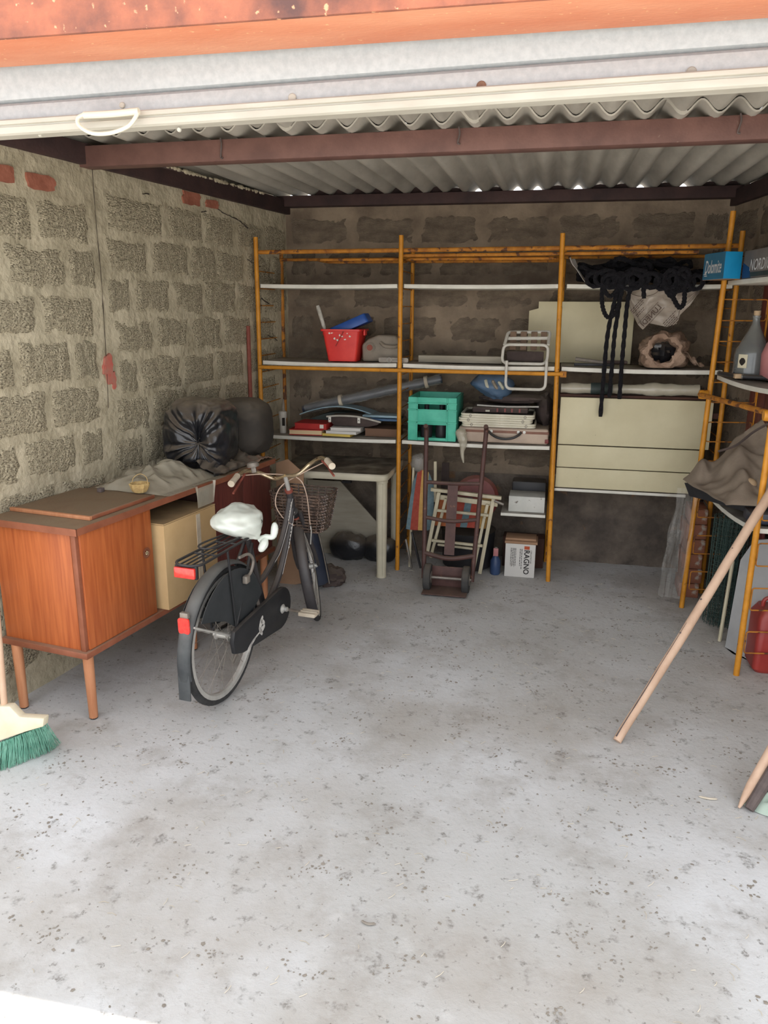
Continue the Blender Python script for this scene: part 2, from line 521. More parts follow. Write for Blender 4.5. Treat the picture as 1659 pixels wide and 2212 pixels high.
def spline(pts, n=8):
    """Catmull-Rom through points"""
    P = [Vector(p) for p in pts]
    P = [P[0] * 2 - P[1]] + P + [P[-1] * 2 - P[-2]]
    out = []
    for i in range(1, len(P) - 2):
        for k in range(n):
            t = k / n
            a, b, c, d = P[i - 1], P[i], P[i + 1], P[i + 2]
            out.append(0.5 * ((2 * b) + (c - a) * t + (2 * a - 5 * b + 4 * c - d) * t * t + (3 * b - a - 3 * c + d) * t ** 3))
    out.append(P[-2])
    return out

def rounded(pts, r, n=4, closed=False):
    """polyline with rounded corners"""
    P = [Vector(p) for p in pts]
    k = len(P)
    out = []
    for i in range(k):
        if not closed and i in (0, k - 1):
            out.append(P[i]); continue
        a, b, c = P[i - 1], P[i], P[(i + 1) % k]
        da, dc = a - b, c - b
        q = min(r, da.length * 0.45, dc.length * 0.45)
        p0, p1 = b + da.normalized() * q, b + dc.normalized() * q
        for j in range(n + 1):
            t = j / n
            out.append((1 - t) ** 2 * p0 + 2 * t * (1 - t) * b + t * t * p1)
    return out

def rz(deg):
    return Matrix.Rotation(math.radians(deg), 3, 'Z')

def frame(o, x, y, z):
    x, y, z = Vector(x).normalized(), Vector(y).normalized(), Vector(z).normalized()
    o = Vector(o)
    return Matrix(((x.x, y.x, z.x, o.x), (x.y, y.y, z.y, o.y), (x.z, y.z, z.z, o.z), (0, 0, 0, 1)))

def text(parent, body, o, xdir, ydir, height, m, name='lettering', width=None, depth=0.0008, shear=0.0, mirror=False, bold=0.0):
    cu = bpy.data.curves.new(name, 'FONT')
    cu.body = body
    cu.size = 1.0
    cu.shear = shear
    cu.offset = bold
    cu.resolution_u = 3
    tmp = bpy.data.objects.new(name + '_tmp', cu)
    COL.objects.link(tmp)
    dg = bpy.context.evaluated_depsgraph_get()
    me = bpy.data.meshes.new_from_object(tmp.evaluated_get(dg))
    bpy.data.objects.remove(tmp, do_unlink=True)
    bpy.data.curves.remove(cu)
    xs = [v.co.x for v in me.vertices]; ys = [v.co.y for v in me.vertices]
    x0, x1, y0, y1 = min(xs), max(xs), min(ys), max(ys)
    sy = height / (y1 - y0)
    sx = (width / (x1 - x0)) if width else sy
    X, Y = Vector(xdir).normalized(), Vector(ydir).normalized()
    Z = X.cross(Y)
    o = Vector(o) - world_of(parent)
    for v in me.vertices:
        a = (v.co.x - x0) * sx
        if mirror: a = (x1 - x0) * sx - a
        v.co = o + X * a + Y * ((v.co.y - y0) * sy) + Z * depth
    me.name = name
    me.materials.clear()
    me.materials.append(MATS[m])
    ob = bpy.data.objects.new(name, me)
    COL.objects.link(ob)
    ob.parent = parent
    return ob

def nz3(p, s=1.0, seed=0.0):
    return noise.noise(Vector((p[0] * s + seed * 7.3, p[1] * s - seed * 3.1, p[2] * s + seed * 1.7)))

# left wall frame: s metres from the back corner towards the door, n metres out from the wall
LW0 = Vector((-1.74, 5.05, 0))
LU = Vector((0.15, 1.0, 0)).normalized()
LN = Vector((LU.y, -LU.x, 0))
def W(s, n, z):
    return LW0 - LU * s + LN * n + Vector((0, 0, z))
RW0 = Vector((0.975, 5.05, 0))
RU = Vector((-0.16, 1.0, 0)).normalized()
RN = Vector((-RU.y, RU.x, 0))
def RWp(s, n, z):
    return RW0 - RU * s + RN * n + Vector((0, 0, z))
def wbox(mb, s0, s1, n0, n1, z0, z1):
    vs = [W(s, n, z) for z in (z0, z1) for s, n in ((s0, n0), (s1, n0), (s1, n1), (s0, n1))]
    return mb.add(vs, [(3, 2, 1, 0), (4, 5, 6, 7), (0, 1, 5, 4), (1, 2, 6, 5), (2, 3, 7, 6), (3, 0, 4, 7)])
random.seed(4)

# ------------------------------------------------------------------ the shell: floor, walls, roof, lintel, shutter
fl = MB()
fl.grid(lambda u, v: Vector((-9 + 18 * u, -14 + 19.2 * v, 0)), 2, 2)
floor = struct(fl.build('floor', 'floor'), 'dusty grey concrete floor running out through the doorway', 'floor')

def rough_plane(fn, nu, nv, amp, seed, nrm):
    def g(u, v):
        p = fn(u, v)
        d = amp * (nz3(p, 3.0, seed) + 0.6 * nz3(p, 11.0, seed + 3) + 0.4 * nz3(p, 29.0, seed + 5))
        return p + nrm * d
    return g

# left wall
wl = MB()
wl.grid(rough_plane(lambda u, v: W(-0.1 + 2.95 * u, 0.0, 2.2 * v), 110, 80, 0.005, 1, LN), 110, 80)
wbox(wl, -0.2, 2.85, -0.2, -0.02, 0.0, 2.29)
wall_left = struct(wl.build('wall_left', 'mortar', angle=60), 'left wall of rough concrete blocks with smeared mortar', 'wall')

def block_variant(k, m):
    """unit block 1 x 1 in x,z, face towards -y, edges uneven"""
    bm = MB()
    nu, nv = 24, 14
    def fn(u, v):
        eu, ev = min(u, 1 - u) * 2, min(v, 1 - v) * 2
        x, z = u - 0.5, v - 0.5
        x += 0.05 * nz3((u, v, 0), 3.3, k)
        z += 0.10 * nz3((u, v, 4), 2.6, k + 9)
        edge = min(1.0, min(eu * 3.2, ev * 1.9))
        rag_ = nz3((u * 2.4, v, 8), 4.0, k) + 0.8 * nz3((u * 2.4, v, 2), 10.0, k)
        y = 0.010 - 0.0135 * edge ** 0.5 - 0.0055 * rag_
        return Vector((x, y, z))
    bm.grid(fn, nu, nv)
    o = bm.build('block_variant', m, parent=anchor, angle=80)
    me = o.data
    bpy.data.objects.remove(o, do_unlink=True)
    return me
anchor = empty('anchor_tmp', (0, 0, 0))
LEFT_BLOCKS = [block_variant(k, 'block') for k in range(7)]
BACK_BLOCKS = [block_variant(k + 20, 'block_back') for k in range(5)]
bpy.data.objects.remove(anchor, do_unlink=True)

def put_block(me, parent, o, xdir, nrm, w, h, flip):
    """nrm: out of the wall"""
    X, N_, Z = Vector(xdir).normalized(), Vector(nrm).normalized(), Vector((0, 0, 1))
    if flip: X, Z = -X, -Z
    Y = Z.cross(X)
    ob = bpy.data.objects.new('block', me)
    COL.objects.link(ob)
    M = Matrix(((X.x, Y.x, Z.x), (X.y, Y.y, Z.y), (X.z, Y.z, Z.z))).to_4x4()
    M = M @ Matrix.Diagonal((w, 1, h, 1))
    M.translation = Vector(o) - world_of(parent)
    ob.parent = parent
    ob.matrix_local = M
    return ob

rows_front = [(1.940, [(2.18, 2.52), (1.86, 2.15), (2.56, 2.8)]), (1.757, [(2.36, 2.7), (2.02, 2.33), (1.84, 1.99)]),
              (1.565, [(2.20, 2.55), (1.87, 2.17), (2.58, 2.8)]), (1.377, [(2.35, 2.68), (2.04, 2.31), (1.87, 2.0)]),
              (1.181, [(2.20, 2.52), (1.88, 2.16), (2.55, 2.8)]), (0.985, [(2.38, 2.7), (2.05, 2.34), (1.88, 2.01)]),
              (0.79, [(2.2, 2.5), (1.88, 2.16), (2.54, 2.8)]), (0.595, [(2.38, 2.7), (2.05, 2.34)]), (0.40, [(2.54, 2.8), (2.2, 2.5), (1.88, 2.16)]), (0.205, [(2.38, 2.7), (2.05, 2.34)])]
rows_back = [(2.02, [(1.31, 1.72), (0.97, 1.27), (0.66, 0.94), (0.33, 0.62), (0.02, 0.29)]), (1.838, [(1.46, 1.74), (1.12, 1.42), (0.86, 1.08), (0.55, 0.83), (0.22, 0.51), (0.02, 0.19)]),
             (1.66, [(1.61, 1.76), (1.30, 1.57), (1.0, 1.25), (0.66, 0.96), (0.35, 0.62), (0.02, 0.31)]), (1.472, [(1.46, 1.73), (1.15, 1.42), (0.83, 1.11), (0.5, 0.79), (0.18, 0.46)]),
             (1.285, [(1.60, 1.72), (1.24, 1.56), (0.92, 1.2), (0.6, 0.88), (0.28, 0.56), (0.02, 0.24)]), (1.10, [(1.53, 1.76), (1.2, 1.48), (0.87, 1.16), (0.52, 0.83), (0.2, 0.48)]),
             (0.915, [(1.6, 1.8), (1.28, 1.57), (0.95, 1.24), (0.6, 0.91), (0.28, 0.56)]), (0.72, [(1.45, 1.74), (1.1, 1.41), (0.5, 0.8), (0.2, 0.46)]), (0.53, [(0.6, 0.88), (0.28, 0.56)])]
random.seed(11)
for rows in (rows_front, rows_back):
    for z, spans in rows:
        for a, b in spans:
            s = (a + b) / 2
            put_block(random.choice(LEFT_BLOCKS), wall_left, W(s, 0.004, z + random.uniform(-0.006, 0.006)), LU, LN, b - a + 0.012, 0.172 + random.uniform(-0.012, 0.01), random.random() < 0.5)

def jag(cs, cz, w, h, n=14, seed=0, wobble=0.25):
    out = []
    for i in range(n):
        a = 2 * PI * i / n
        c, s_ = math.cos(a), math.sin(a)
        k = 1 / max(abs(c), abs(s_)) * (1 + wobble * nz3((c * 2, s_ * 2, seed), 1.5, seed))
        k = min(k, 1.35)
        out.append((cs + c * k * w / 2, cz + s_ * k * h / 2))
    return out
for i, (s, z, w, h) in enumerate([(2.11, 2.085, 0.16, 0.055), (2.30, 2.09, 0.10, 0.06), (1.065, 2.155, 0.15, 0.065), (0.87, 2.15, 0.12, 0.04)]):
    b = MB()
    b.prism([W(p, 0.011, q) for p, q in jag(s, z, w, h, 16, i + 1, 0.35)], -LN * 0.03)
    b.build('brick', 'brick_red', wall_left)
b = MB()
for i, (s, z, w, h) in enumerate([(1.805, 1.345, 0.055, 0.085), (1.79, 1.285, 0.05, 0.06), (1.83, 1.325, 0.02, 0.04), (1.772, 1.262, 0.02, 0.05)]):
    b.prism([W(p, 0.0105 - 0.0008 * i, q) for p, q in jag(s, z, w, h, 16, i + 4, 0.5)], -LN * 0.02)
b.build('paint_stain', 'paint_red', wall_left)
def crack(pts, r=0.0035):
    c = MB()
    P = spline(pts, 5)
    P = [p + LN * 0.008 + Vector((0, 0, 0.006 * nz3(p, 40, 3))) for p in P]
    c.tube(P, [r * (0.5 + abs(nz3(p, 30, 1))) for p in P], 5)
    return c.build('crack', 'crack', wall_left)
crack([W(0.84, 0, 2.135), W(0.72, 0, 2.11), W(0.6, 0, 2.095), W(0.5, 0, 2.06)])
crack([W(0.98, 0, 2.10), W(0.93, 0, 2.105)])
crack([W(0.52, 0, 1.885), W(0.42, 0, 1.86), W(0.36, 0, 1.85)])
crack([W(0.36, 0, 1.66), W(0.27, 0, 1.63)])
crack([W(0.3, 0, 1.44), W(0.22, 0, 1.42), W(0.17, 0, 1.40)])
crack([W(1.47, 0, 2.125), W(1.42, 0, 2.13)])
crack([W(1.806, 0, 2.18), W(1.809, 0, 1.95), W(1.805, 0, 1.75), W(1.812, 0, 1.5), W(1.82, 0, 1.3), W(1.83, 0, 1.15)], 0.0018)

# back wall
wb = MB()
wb.grid(rough_plane(lambda u, v: Vector((-1.85 + 2.95 * u, 5.05, 2.24 * v)), 90, 70, 0.006, 2, Vector((0, -1, 0))), 90, 70)
wb.box((-2.0, 5.08, 0), (1.2, 5.25, 2.24))
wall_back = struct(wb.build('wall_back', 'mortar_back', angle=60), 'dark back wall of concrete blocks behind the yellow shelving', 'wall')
random.seed(5)
for k in range(8):
    z = 2.085 - k * 0.2
    x = -1.70 - (0.22 if k % 2 else 0)
    while x < 0.97:
        w = 0.37 + random.uniform(-0.03, 0.03)
        a, b_ = max(x, -1.72), min(x + w, 0.96)
        if b_ - a > 0.08:
            put_block(random.choice(BACK_BLOCKS), wall_back, ((a + b_) / 2, 5.048, z), (1, 0, 0), (0, -1, 0), b_ - a, 0.165, random.random() < 0.5)
        x += w + 0.035
pl = MB()
def plf(u, v):
    p = Vector((-1.84 + 2.9 * u, 5.05, 0.56 * v))
    t = 1 - v ** 6
    return p + Vector((0, -(0.012 + 0.028 * t + 0.02 * t * (nz3(p, 5, 7) + 0.7 * nz3(p, 14, 8))), 0))
pl.grid(plf, 100, 24)
pl.build('plinth', 'plinth', wall_back, angle=60)

# right wall
wr = MB()
wr.grid(rough_plane(lambda u, v: RWp(-0.1 + 2.95 * u, 0.0, 2.2 * v), 60, 40, 0.006, 4, RN), 60, 40)
vs = [RWp(s, n, z) for z in (0, 2.29) for s, n in ((-0.2, -0.2), (2.85, -0.2), (2.85, -0.02), (-0.2, -0.02))]
wr.add(vs, [(3, 2, 1, 0), (4, 5, 6, 7), (0, 1, 5, 4), (1, 2, 6, 5), (2, 3, 7, 6), (3, 0, 4, 7)])
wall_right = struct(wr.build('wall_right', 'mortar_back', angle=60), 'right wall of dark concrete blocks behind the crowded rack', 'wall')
for k in range(10):
    z = 2.07 - k * 0.2
    for j in range(4):
        s = 0.17 + j * 0.40 + (0.2 if k % 2 else 0)
        put_block(random.choice(BACK_BLOCKS), wall_right, RWp(s, 0.002, z), -RU, RN, 0.36, 0.165, random.random() < 0.5)

# unseen piers either side of the doorway, added to block light
wf = MB()
wf.box((-6.0, 1.95, 0), (-2.19, 2.2, 2.5))
struct(wf.build('added_pier_left', 'added_pier', bevel=0.01), 'unseen plastered front pier left of the doorway, added to block light', 'wall')
wf = MB()
wf.box((1.45, 1.95, 0), (5.0, 2.2, 2.5))
struct(wf.build('added_pier_right', 'added_pier', bevel=0.01), 'unseen plastered front pier right of the doorway, added to block light', 'wall')

# lintel, purlins, edge beams
tb = MB()
tb.box((-2.19, 1.895, 2.243), (1.45, 2.105, 2.256))
t1 = struct(tb.build('trim_1', 'primer', bevel=0.002), 'orange primed steel lintel across the doorway', 'lintel')
tb = MB(); tb.box((-2.19, 1.883, 2.239), (1.45, 1.895, 2.50)); tb.build('lintel_web', 'rust', t1, bevel=0.002)
tb = MB(); tb.box((-2.19, 1.895, 2.487), (1.45, 2.105, 2.5)); tb.build('lintel_flange', 'rust', t1)

tb = MB()
zf = lambda x: 2.192 + 0.006 * x
vs = [(x, y, zf(x) + h) for h in (0, 0.083) for x, y in ((-2.03, 3.2), (1.24, 3.2), (1.24, 3.28), (-2.03, 3.28))]
tb.add(vs, [(3, 2, 1, 0), (4, 5, 6, 7), (0, 1, 5, 4), (1, 2, 6, 5), (2, 3, 7, 6), (3, 0, 4, 7)])
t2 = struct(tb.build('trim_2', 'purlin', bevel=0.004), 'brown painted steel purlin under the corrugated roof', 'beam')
random.seed(8)
for (x, L) in ((-1.37, 0.07), (-0.40, 0.055), (0.60, 0.06)):
    w = MB()
    w.tube(spline([(x, 3.193, zf(x) + 0.085), (x + 0.004, 3.19, zf(x) + 0.06), (x - 0.003, 3.194, zf(x) + 0.085 - L), (x + 0.006, 3.192, zf(x) + 0.08 - L)], 4), 0.0035, 6)
    w.build('tie_wire', 'stick_dark', t2)
tb = MB()
wbox(tb, -0.05, 2.83, -0.1, 0.03, 2.19, 2.275)
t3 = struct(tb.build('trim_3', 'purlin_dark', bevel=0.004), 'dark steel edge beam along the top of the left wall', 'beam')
mo = MB()
random.seed(3)
for i in range(46):
    s = 0.35 + 0.03 * i * 1.0 + random.uniform(-0.01, 0.01)
    r = random.uniform(0.006, 0.017)
    c = W(s, 0.028, 2.272)
    mo.ball(lambda d, c=c, r=r: c + Vector((d.x * r, d.y * r * 1.3, d.z * r * 0.7)) * (1 + 0.4 * nz3(d, 2, r * 900)), 7, 5)
o = mo.build('mortar_crumbs', 'mortar', t3); o['kind'] = 'stuff'
tb = MB()
tb.box((-1.78, 4.975, 2.228), (1.0, 5.1, 2.293))
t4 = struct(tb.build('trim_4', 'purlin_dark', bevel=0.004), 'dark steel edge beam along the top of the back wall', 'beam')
tb = MB()
vs = [RWp(s, n, z) for z in (2.19, 2.275) for s, n in ((-0.05, -0.1), (2.83, -0.1), (2.83, 0.03), (-0.05, 0.03))]
tb.add(vs, [(3, 2, 1, 0), (4, 5, 6, 7), (0, 1, 5, 4), (1, 2, 6, 5), (2, 3, 7, 6), (3, 0, 4, 7)])
struct(tb.build('trim_5', 'purlin_dark', bevel=0.004), 'dark steel edge beam along the top of the right wall', 'beam')

PITCH = 0.122
def zt(y):
    return 2.277 + (y - 3.2) * 0.0125
ceiling = struct(empty('ceiling', (-0.4, 3.7, 2.28)), 'grey corrugated fibre cement roof', 'roof')
edges = [-2.58, -1.85, -1.12, -0.39, 0.34, 1.07, 1.80]
for row, (ya, yb, lift) in enumerate([(2.16, 3.33, 0.012), (3.13, 5.22, 0.0)]):
    for k in range(6):
        a, b = edges[k], edges[k + 1] + 0.07
        up = lift + (0.006 if k % 2 else 0.0)
        sh = MB()
        n = int((b - a) / PITCH * 12)
        def fn(u, v, a=a, b=b, up=up, ya=ya, yb=yb):
            x, y = a + (b - a) * u, ya + (yb - ya) * v
            return Vector((x, y, zt(y) + up + 0.023 * (1 + math.cos(2 * PI * (x + 0.03) / PITCH))))
        sh.grid(fn, n, 3)
        sh.build('corrugated_sheet', 'fibre_cement', ceiling, solid=0.006, angle=70)
# mortar stuffed into the left and some other hollows above the back beam
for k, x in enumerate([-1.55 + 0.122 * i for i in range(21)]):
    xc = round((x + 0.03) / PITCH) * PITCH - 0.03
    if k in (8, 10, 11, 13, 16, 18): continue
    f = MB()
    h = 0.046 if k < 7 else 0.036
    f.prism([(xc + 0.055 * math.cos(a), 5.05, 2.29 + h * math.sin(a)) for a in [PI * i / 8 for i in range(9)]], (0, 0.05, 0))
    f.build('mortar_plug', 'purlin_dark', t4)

# roller shutter, rolled up: only its last slats and the bottom rail hang below the lintel
def zs(x):
    return 2.072 + 0.017 * (x + 1.6)
XL, XR = -2.17, 1.43
def xprism(mb, prof, x0=XL, x1=XR):
    n = len(prof)
    vs = [(x0, y, zs(x0) + z) for y, z in prof] + [(x1, y, zs(x1) + z) for y, z in prof]
    fs = [tuple(range(n)), tuple(range(2 * n - 1, n - 1, -1))] + [(i, n + i, n + (i + 1) % n, (i + 1) % n) for i in range(n)]
    return mb.add(vs, fs)
door = struct(empty('door_1', (-0.35, 2.15, 2.07)), 'rolled up grey roller shutter with white bottom rail', 'shutter')
d = MB(); xprism(d, [(2.165, 0.09), (2.160, 0.095), (2.150, 0.10), (2.143, 0.13), (2.143, 0.36), (2.148, 0.36), (2.148, 0.13), (2.166, 0.095)]); d.build('slat', 'galvanised', door, angle=25)
d = MB(); xprism(d, [(2.150, 0.028), (2.138, 0.04), (2.136, 0.06), (2.140, 0.082), (2.152, 0.091), (2.166, 0.091), (2.166, 0.028)]); d.build('slat', 'galvanised', door, angle=25)
d = MB(); xprism(d, [(2.120, 0.0), (2.112, 0.004), (2.112, 0.020), (2.118, 0.022), (2.118, 0.026), (2.112, 0.028), (2.112, 0.038), (2.118, 0.042), (2.165, 0.042), (2.165, 0.0)]); d.build('bottom_rail', 'rail_white', door, angle=25)
def bolt(px, m, r):
    q = Vector(px)
    b = MB()
    b.lathe([(r, 0), (r, 0.004), (r * 0.8, 0.006)], (q.x, 2.137, q.z), (0, -1, 0), 16)
    b.build('bolt', m, door)
bolt((-0.2140, 2.1370, 2.1416), 'bolt_brown', 0.0125)
bolt((0.2809, 2.1370, 2.1483), 'bolt_grey', 0.0125)
bolt((-0.7094, 2.1370, 2.1371), 'rail_white', 0.011)
bolt((-1.2008, 2.1370, 2.1401), 'rail_white', 0.008)
bolt((-1.4631, 2.1100, 2.0751), 'rail_white', 0.006)
bolt((-1.0353, 2.1100, 2.0723), 'rail_white', 0.006)
h = MB()
h.tube(spline([(-1.2917, 2.0900, 2.1090), (-1.2094, 2.0880, 2.1087), (-1.1278, 2.0900, 2.1126)], 6), 0.009, 10)
hs = h.build('handle_sleeve', 'cream_plastic', door)
h = MB()
h.tube(spline([(-1.2914, 2.0900, 2.1113), (-1.3090, 2.0850, 2.1005), (-1.3035, 2.0820, 2.0812), (-1.2648, 2.0800, 2.0608), (-1.2091, 2.0800, 2.0599), (-1.1607, 2.0820, 2.0735), (-1.1404, 2.0850, 2.0916), (-1.1307, 2.0900, 2.1105)], 6), 0.0055, 8)
h.build('handle_cord', 'cream_plastic', hs)

# ------------------------------------------------------------------ yellow tubular racks
def wire_loops(parent, pf, pr, z0, z1, step, m='yellow_wire'):
    """U-shaped wire rungs between a front and a rear post, two rungs per loop"""
    pf, pr = Vector(pf), Vector(pr)
    d = (pr - pf).normalized()
    a, b = pf + d * 0.016, pr - d * 0.016
    z = z0
    while z + step < z1:
        lo = MB()
        pts = rounded([Vector((a.x, a.y, z)), Vector((b.x, b.y, z)), Vector((b.x, b.y, z + step)), Vector((a.x, a.y, z + step))], 0.012, 3, True)
        lo.tube(pts, 0.0033, 6, closed=True)
        lo.build('wire_rung', m, parent)
        z += step * 2

def post(parent, p0, p1, r=0.0135, m='yellow'):
    q = MB()
    p0, p1 = Vector(p0), Vector(p1)
    q.tube([p0, p0.lerp(p1, 0.5), p1], r, 12)
    return q.build('post', m, parent)

RY, RB = 4.57, 4.96                       # front and rear rows of posts
POSTX = [-1.765, -0.885, 0.035, 0.935]
rack = thing('shelving_rack', (-0.42, 4.77, 0), 'long yellow tubular metal shelving rack along the back wall', 'shelving rack')
for i, x in enumerate(POSTX):
    lean = -0.02 if i == 2 else 0.0
    post(rack, (x - lean, RY, 0), (x + lean, RY, 2.012))
    post(rack, (x + (0.02 if i == 0 else 0.0), RB, 0), (x + (0.02 if i == 0 else 0.0), RB, 1.95), 0.012, 'yellow_rusty' if i in (0, 3) else 'yellow')
    wire_loops(rack, (x, RY, 0), (x, RB, 0), 0.12, 1.95, 0.1, 'yellow_rusty')
def shelf(parent, lo, hi, sag=0.0, sagdir=0):
    q = MB()
    (a, b, c), (d, e, f) = lo, hi
    n = 8
    vs, fs = [], []
    for i in range(n + 1):
        t = i / n
        x = a + (d - a) * t
        s = -sag * 4 * t * (1 - t)
        vs += [(x, b, c + s), (x, e, c + s), (x, e, f + s), (x, b, f + s)]
    for i in range(n):
        for j in range(4):
            k = (j + 1) % 4
            fs.append((i * 4 + j, i * 4 + k, i * 4 + 4 + k, i * 4 + 4 + j))
    fs += [(0, 1, 2, 3), (n * 4 + 3, n * 4 + 2, n * 4 + 1, n * 4)]
    q.add(vs, fs)
    return q.build('shelf_board', 'shelf_white', parent, bevel=0.0015, angle=30)
e = 0.02
SA, SB, SC, SD = 1.745, 1.293, 0.833, 0.415      # top faces of the boards
for k in range(3):
    x0, x1 = POSTX[k] + e, POSTX[k + 1] - e
    shelf(rack, (x0, RY + 0.0, SA - 0.022), (x1, RB - 0.015, SA), 0.004)
    shelf(rack, (x0, RY + 0.0, SB - 0.024), (x1, RB - 0.015, SB), 0.006)
    if k < 2:
        shelf(rack, (x0, RY + 0.0, SC - 0.022), (x1, RB - 0.015, SC), 0.005)
shelf(rack, (-0.25, RY + 0.0, SD - 0.018), (POSTX[2] - e, RB - 0.015, SD))
q = MB(); q.tube([(POSTX[0], RY - 0.017, SB - 0.04), (POSTX[2] + 0.03, RY - 0.017, SB - 0.04)], 0.0115, 10); q.build('tie_tube', 'yellow', rack)
q = MB(); q.box((POSTX[2] + 0.012, RY - 0.026, SB - 0.058), (POSTX[2] + 0.05, RY - 0.004, SB - 0.024)); q.build('clamp', 'yellow_rusty', rack, bevel=0.004)
q = MB(); q.tube([(POSTX[0], RB - 0.012, SB - 0.06), (POSTX[2], RB - 0.012, SB - 0.06)], 0.009, 8); q.build('tie_tube', 'stick_dark', rack)
for z, m in ((1.928, 'yellow_rusty'),):
    q = MB(); q.tube([(POSTX[0] + 0.01, RY + 0.02, z), (POSTX[3], RY + 0.02, z + 0.012)], 0.0125, 10); q.build('top_rail', m, rack)
q = MB(); q.tube([(POSTX[1], RY + 0.05, 1.905), (POSTX[3] - 0.2, RY + 0.05, 1.912)], 0.010, 10); q.build('top_rail', 'yellow_rusty', rack)
q = MB(); q.tube([(POSTX[0] + 0.02, RB - 0.02, 1.905), (POSTX[3], RB - 0.02, 1.91)], 0.009, 8); q.build('top_rail', 'yellow_rusty', rack)
# wire shelves lying across the top: rounded tube frame with cross wires
for (xa, xb) in ((-1.41, -0.90), (-0.87, 0.01)):
    g = MB()
    g.tube(rounded([(xa, RY + 0.06, 1.885), (xb, RY + 0.06, 1.885), (xb, RB - 0.08, 1.885), (xa, RB - 0.08, 1.885)], 0.06, 5, True), 0.008, 8, closed=True)
    fr = g.build('wire_shelf', 'yellow_rusty', rack)
    n = int((xb - xa - 0.12) / 0.085)
    for i in range(n + 1):
        x = xa + 0.07 + i * 0.085
        w = MB(); w.tube([(x, RY + 0.06, 1.89), (x, RB - 0.08, 1.89)], 0.0028, 5); w.build('cross_wire', 'yellow_rusty', fr)

# right hand rack: frame A further in, frame B nearer, boards running between them along the wall
AX, AY, BX, BY = 0.79, 4.30, 0.906, 3.48
rackr = thing('shelving_rack', (1.0, 3.9, 0), 'yellow tubular metal shelving rack standing against the right wall', 'shelving rack')
ax2, bx2 = RWp(0.75, 0.035, 0), RWp(1.60, 0.035, 0)
ra = Vector((ax2.x, AY + 0.04, 0)); rb = Vector((bx2.x, BY + 0.045, 0))
post(rackr, (AX, AY, 0), (AX + 0.035, AY, 2.08), 0.0135)
post(rackr, (ra.x, ra.y, 0), (ra.x, ra.y, 2.05), 0.0135)
post(rackr, (BX, BY, 0), (BX + 0.012, BY, 2.08), 0.0135)
post(rackr, (rb.x, rb.y, 0), (rb.x, rb.y, 2.05), 0.0135)
wire_loops(rackr, (AX + 0.012, AY, 0), ra, 0.11, 2.05, 0.1035, 'yellow_rusty')
wire_loops(rackr, (BX + 0.004, BY, 0), rb, 0.11, 2.05, 0.1035, 'yellow_rusty')
def rboard(z, t=0.022, ext=0.0, sag=0.0):
    q = MB()
    A0, A1 = Vector((AX + 0.045, AY - 0.01 + ext, 0)), Vector((ra.x - 0.03, AY + ext, 0))
    B0, B1 = Vector((BX + 0.02, BY + 0.02, 0)), Vector((rb.x - 0.03, BY + 0.03, 0))
    n = 8
    vs, fs = [], []
    for i in range(n + 1):
        u = i / n
        a, b = A0.lerp(B0, u), A1.lerp(B1, u)
        s = z - sag * 4 * u * (1 - u)
        vs += [(a.x, a.y, s - t), (b.x, b.y, s - t), (b.x, b.y, s), (a.x, a.y, s)]
    for i in range(n):
        for j in range(4):
            k = (j + 1) % 4
            fs.append((i * 4 + j, i * 4 + k, i * 4 + 4 + k, i * 4 + 4 + j))
    fs += [(0, 1, 2, 3), (n * 4 + 3, n * 4 + 2, n * 4 + 1, n * 4)]
    q.add(vs, fs)
    return q.build('shelf_board', 'shelf_white', rackr, bevel=0.0015, angle=30)
RZ1, RZ2, RZ3 = 1.752, 1.288, 0.690
rboard(RZ1, ext=0.0)
rboard(RZ2, sag=0.012)
rboard(RZ3, sag=0.03)
q = MB(); q.tube([(AX - 0.03, AY - 0.018, 1.186), (BX + 0.03, BY - 0.018, 1.186)], 0.0125, 10); q.build('tie_tube', 'yellow_rusty', rackr)
for (x, y) in ((AX, AY), (BX, BY)):
    q = MB(); q.lathe([(0.022, -0.022), (0.024, -0.01), (0.024, 0.01), (0.022, 0.022)], (x - 0.012, y - 0.016, 1.186), (1, 0, 0), 14); q.build('clamp', 'yellow', rackr)

# ------------------------------------------------------------------ sideboard along the left wall and what stands on it
desk = thing('sideboard', W(1.83, 0.23, 0), 'long orange-brown veneered sideboard on round legs along the left wall', 'sideboard')
q = MB(); wbox(q, 1.06, 2.585, 0.015, 0.452, 0.785, 0.81); q.build('top_board', 'desk_top', desk, bevel=0.003)
q = MB(); wbox(q, 1.062, 2.588, 0.450, 0.456, 0.784, 0.811); wbox(q, 2.583, 2.589, 0.015, 0.456, 0.784, 0.811); q.build('top_edging', 'veneer_edge', desk)
q = MB(); wbox(q, 1.08, 2.588, 0.02, 0.45, 0.288, 0.313); q.build('bottom_board', 'veneer_edge', desk, bevel=0.002)
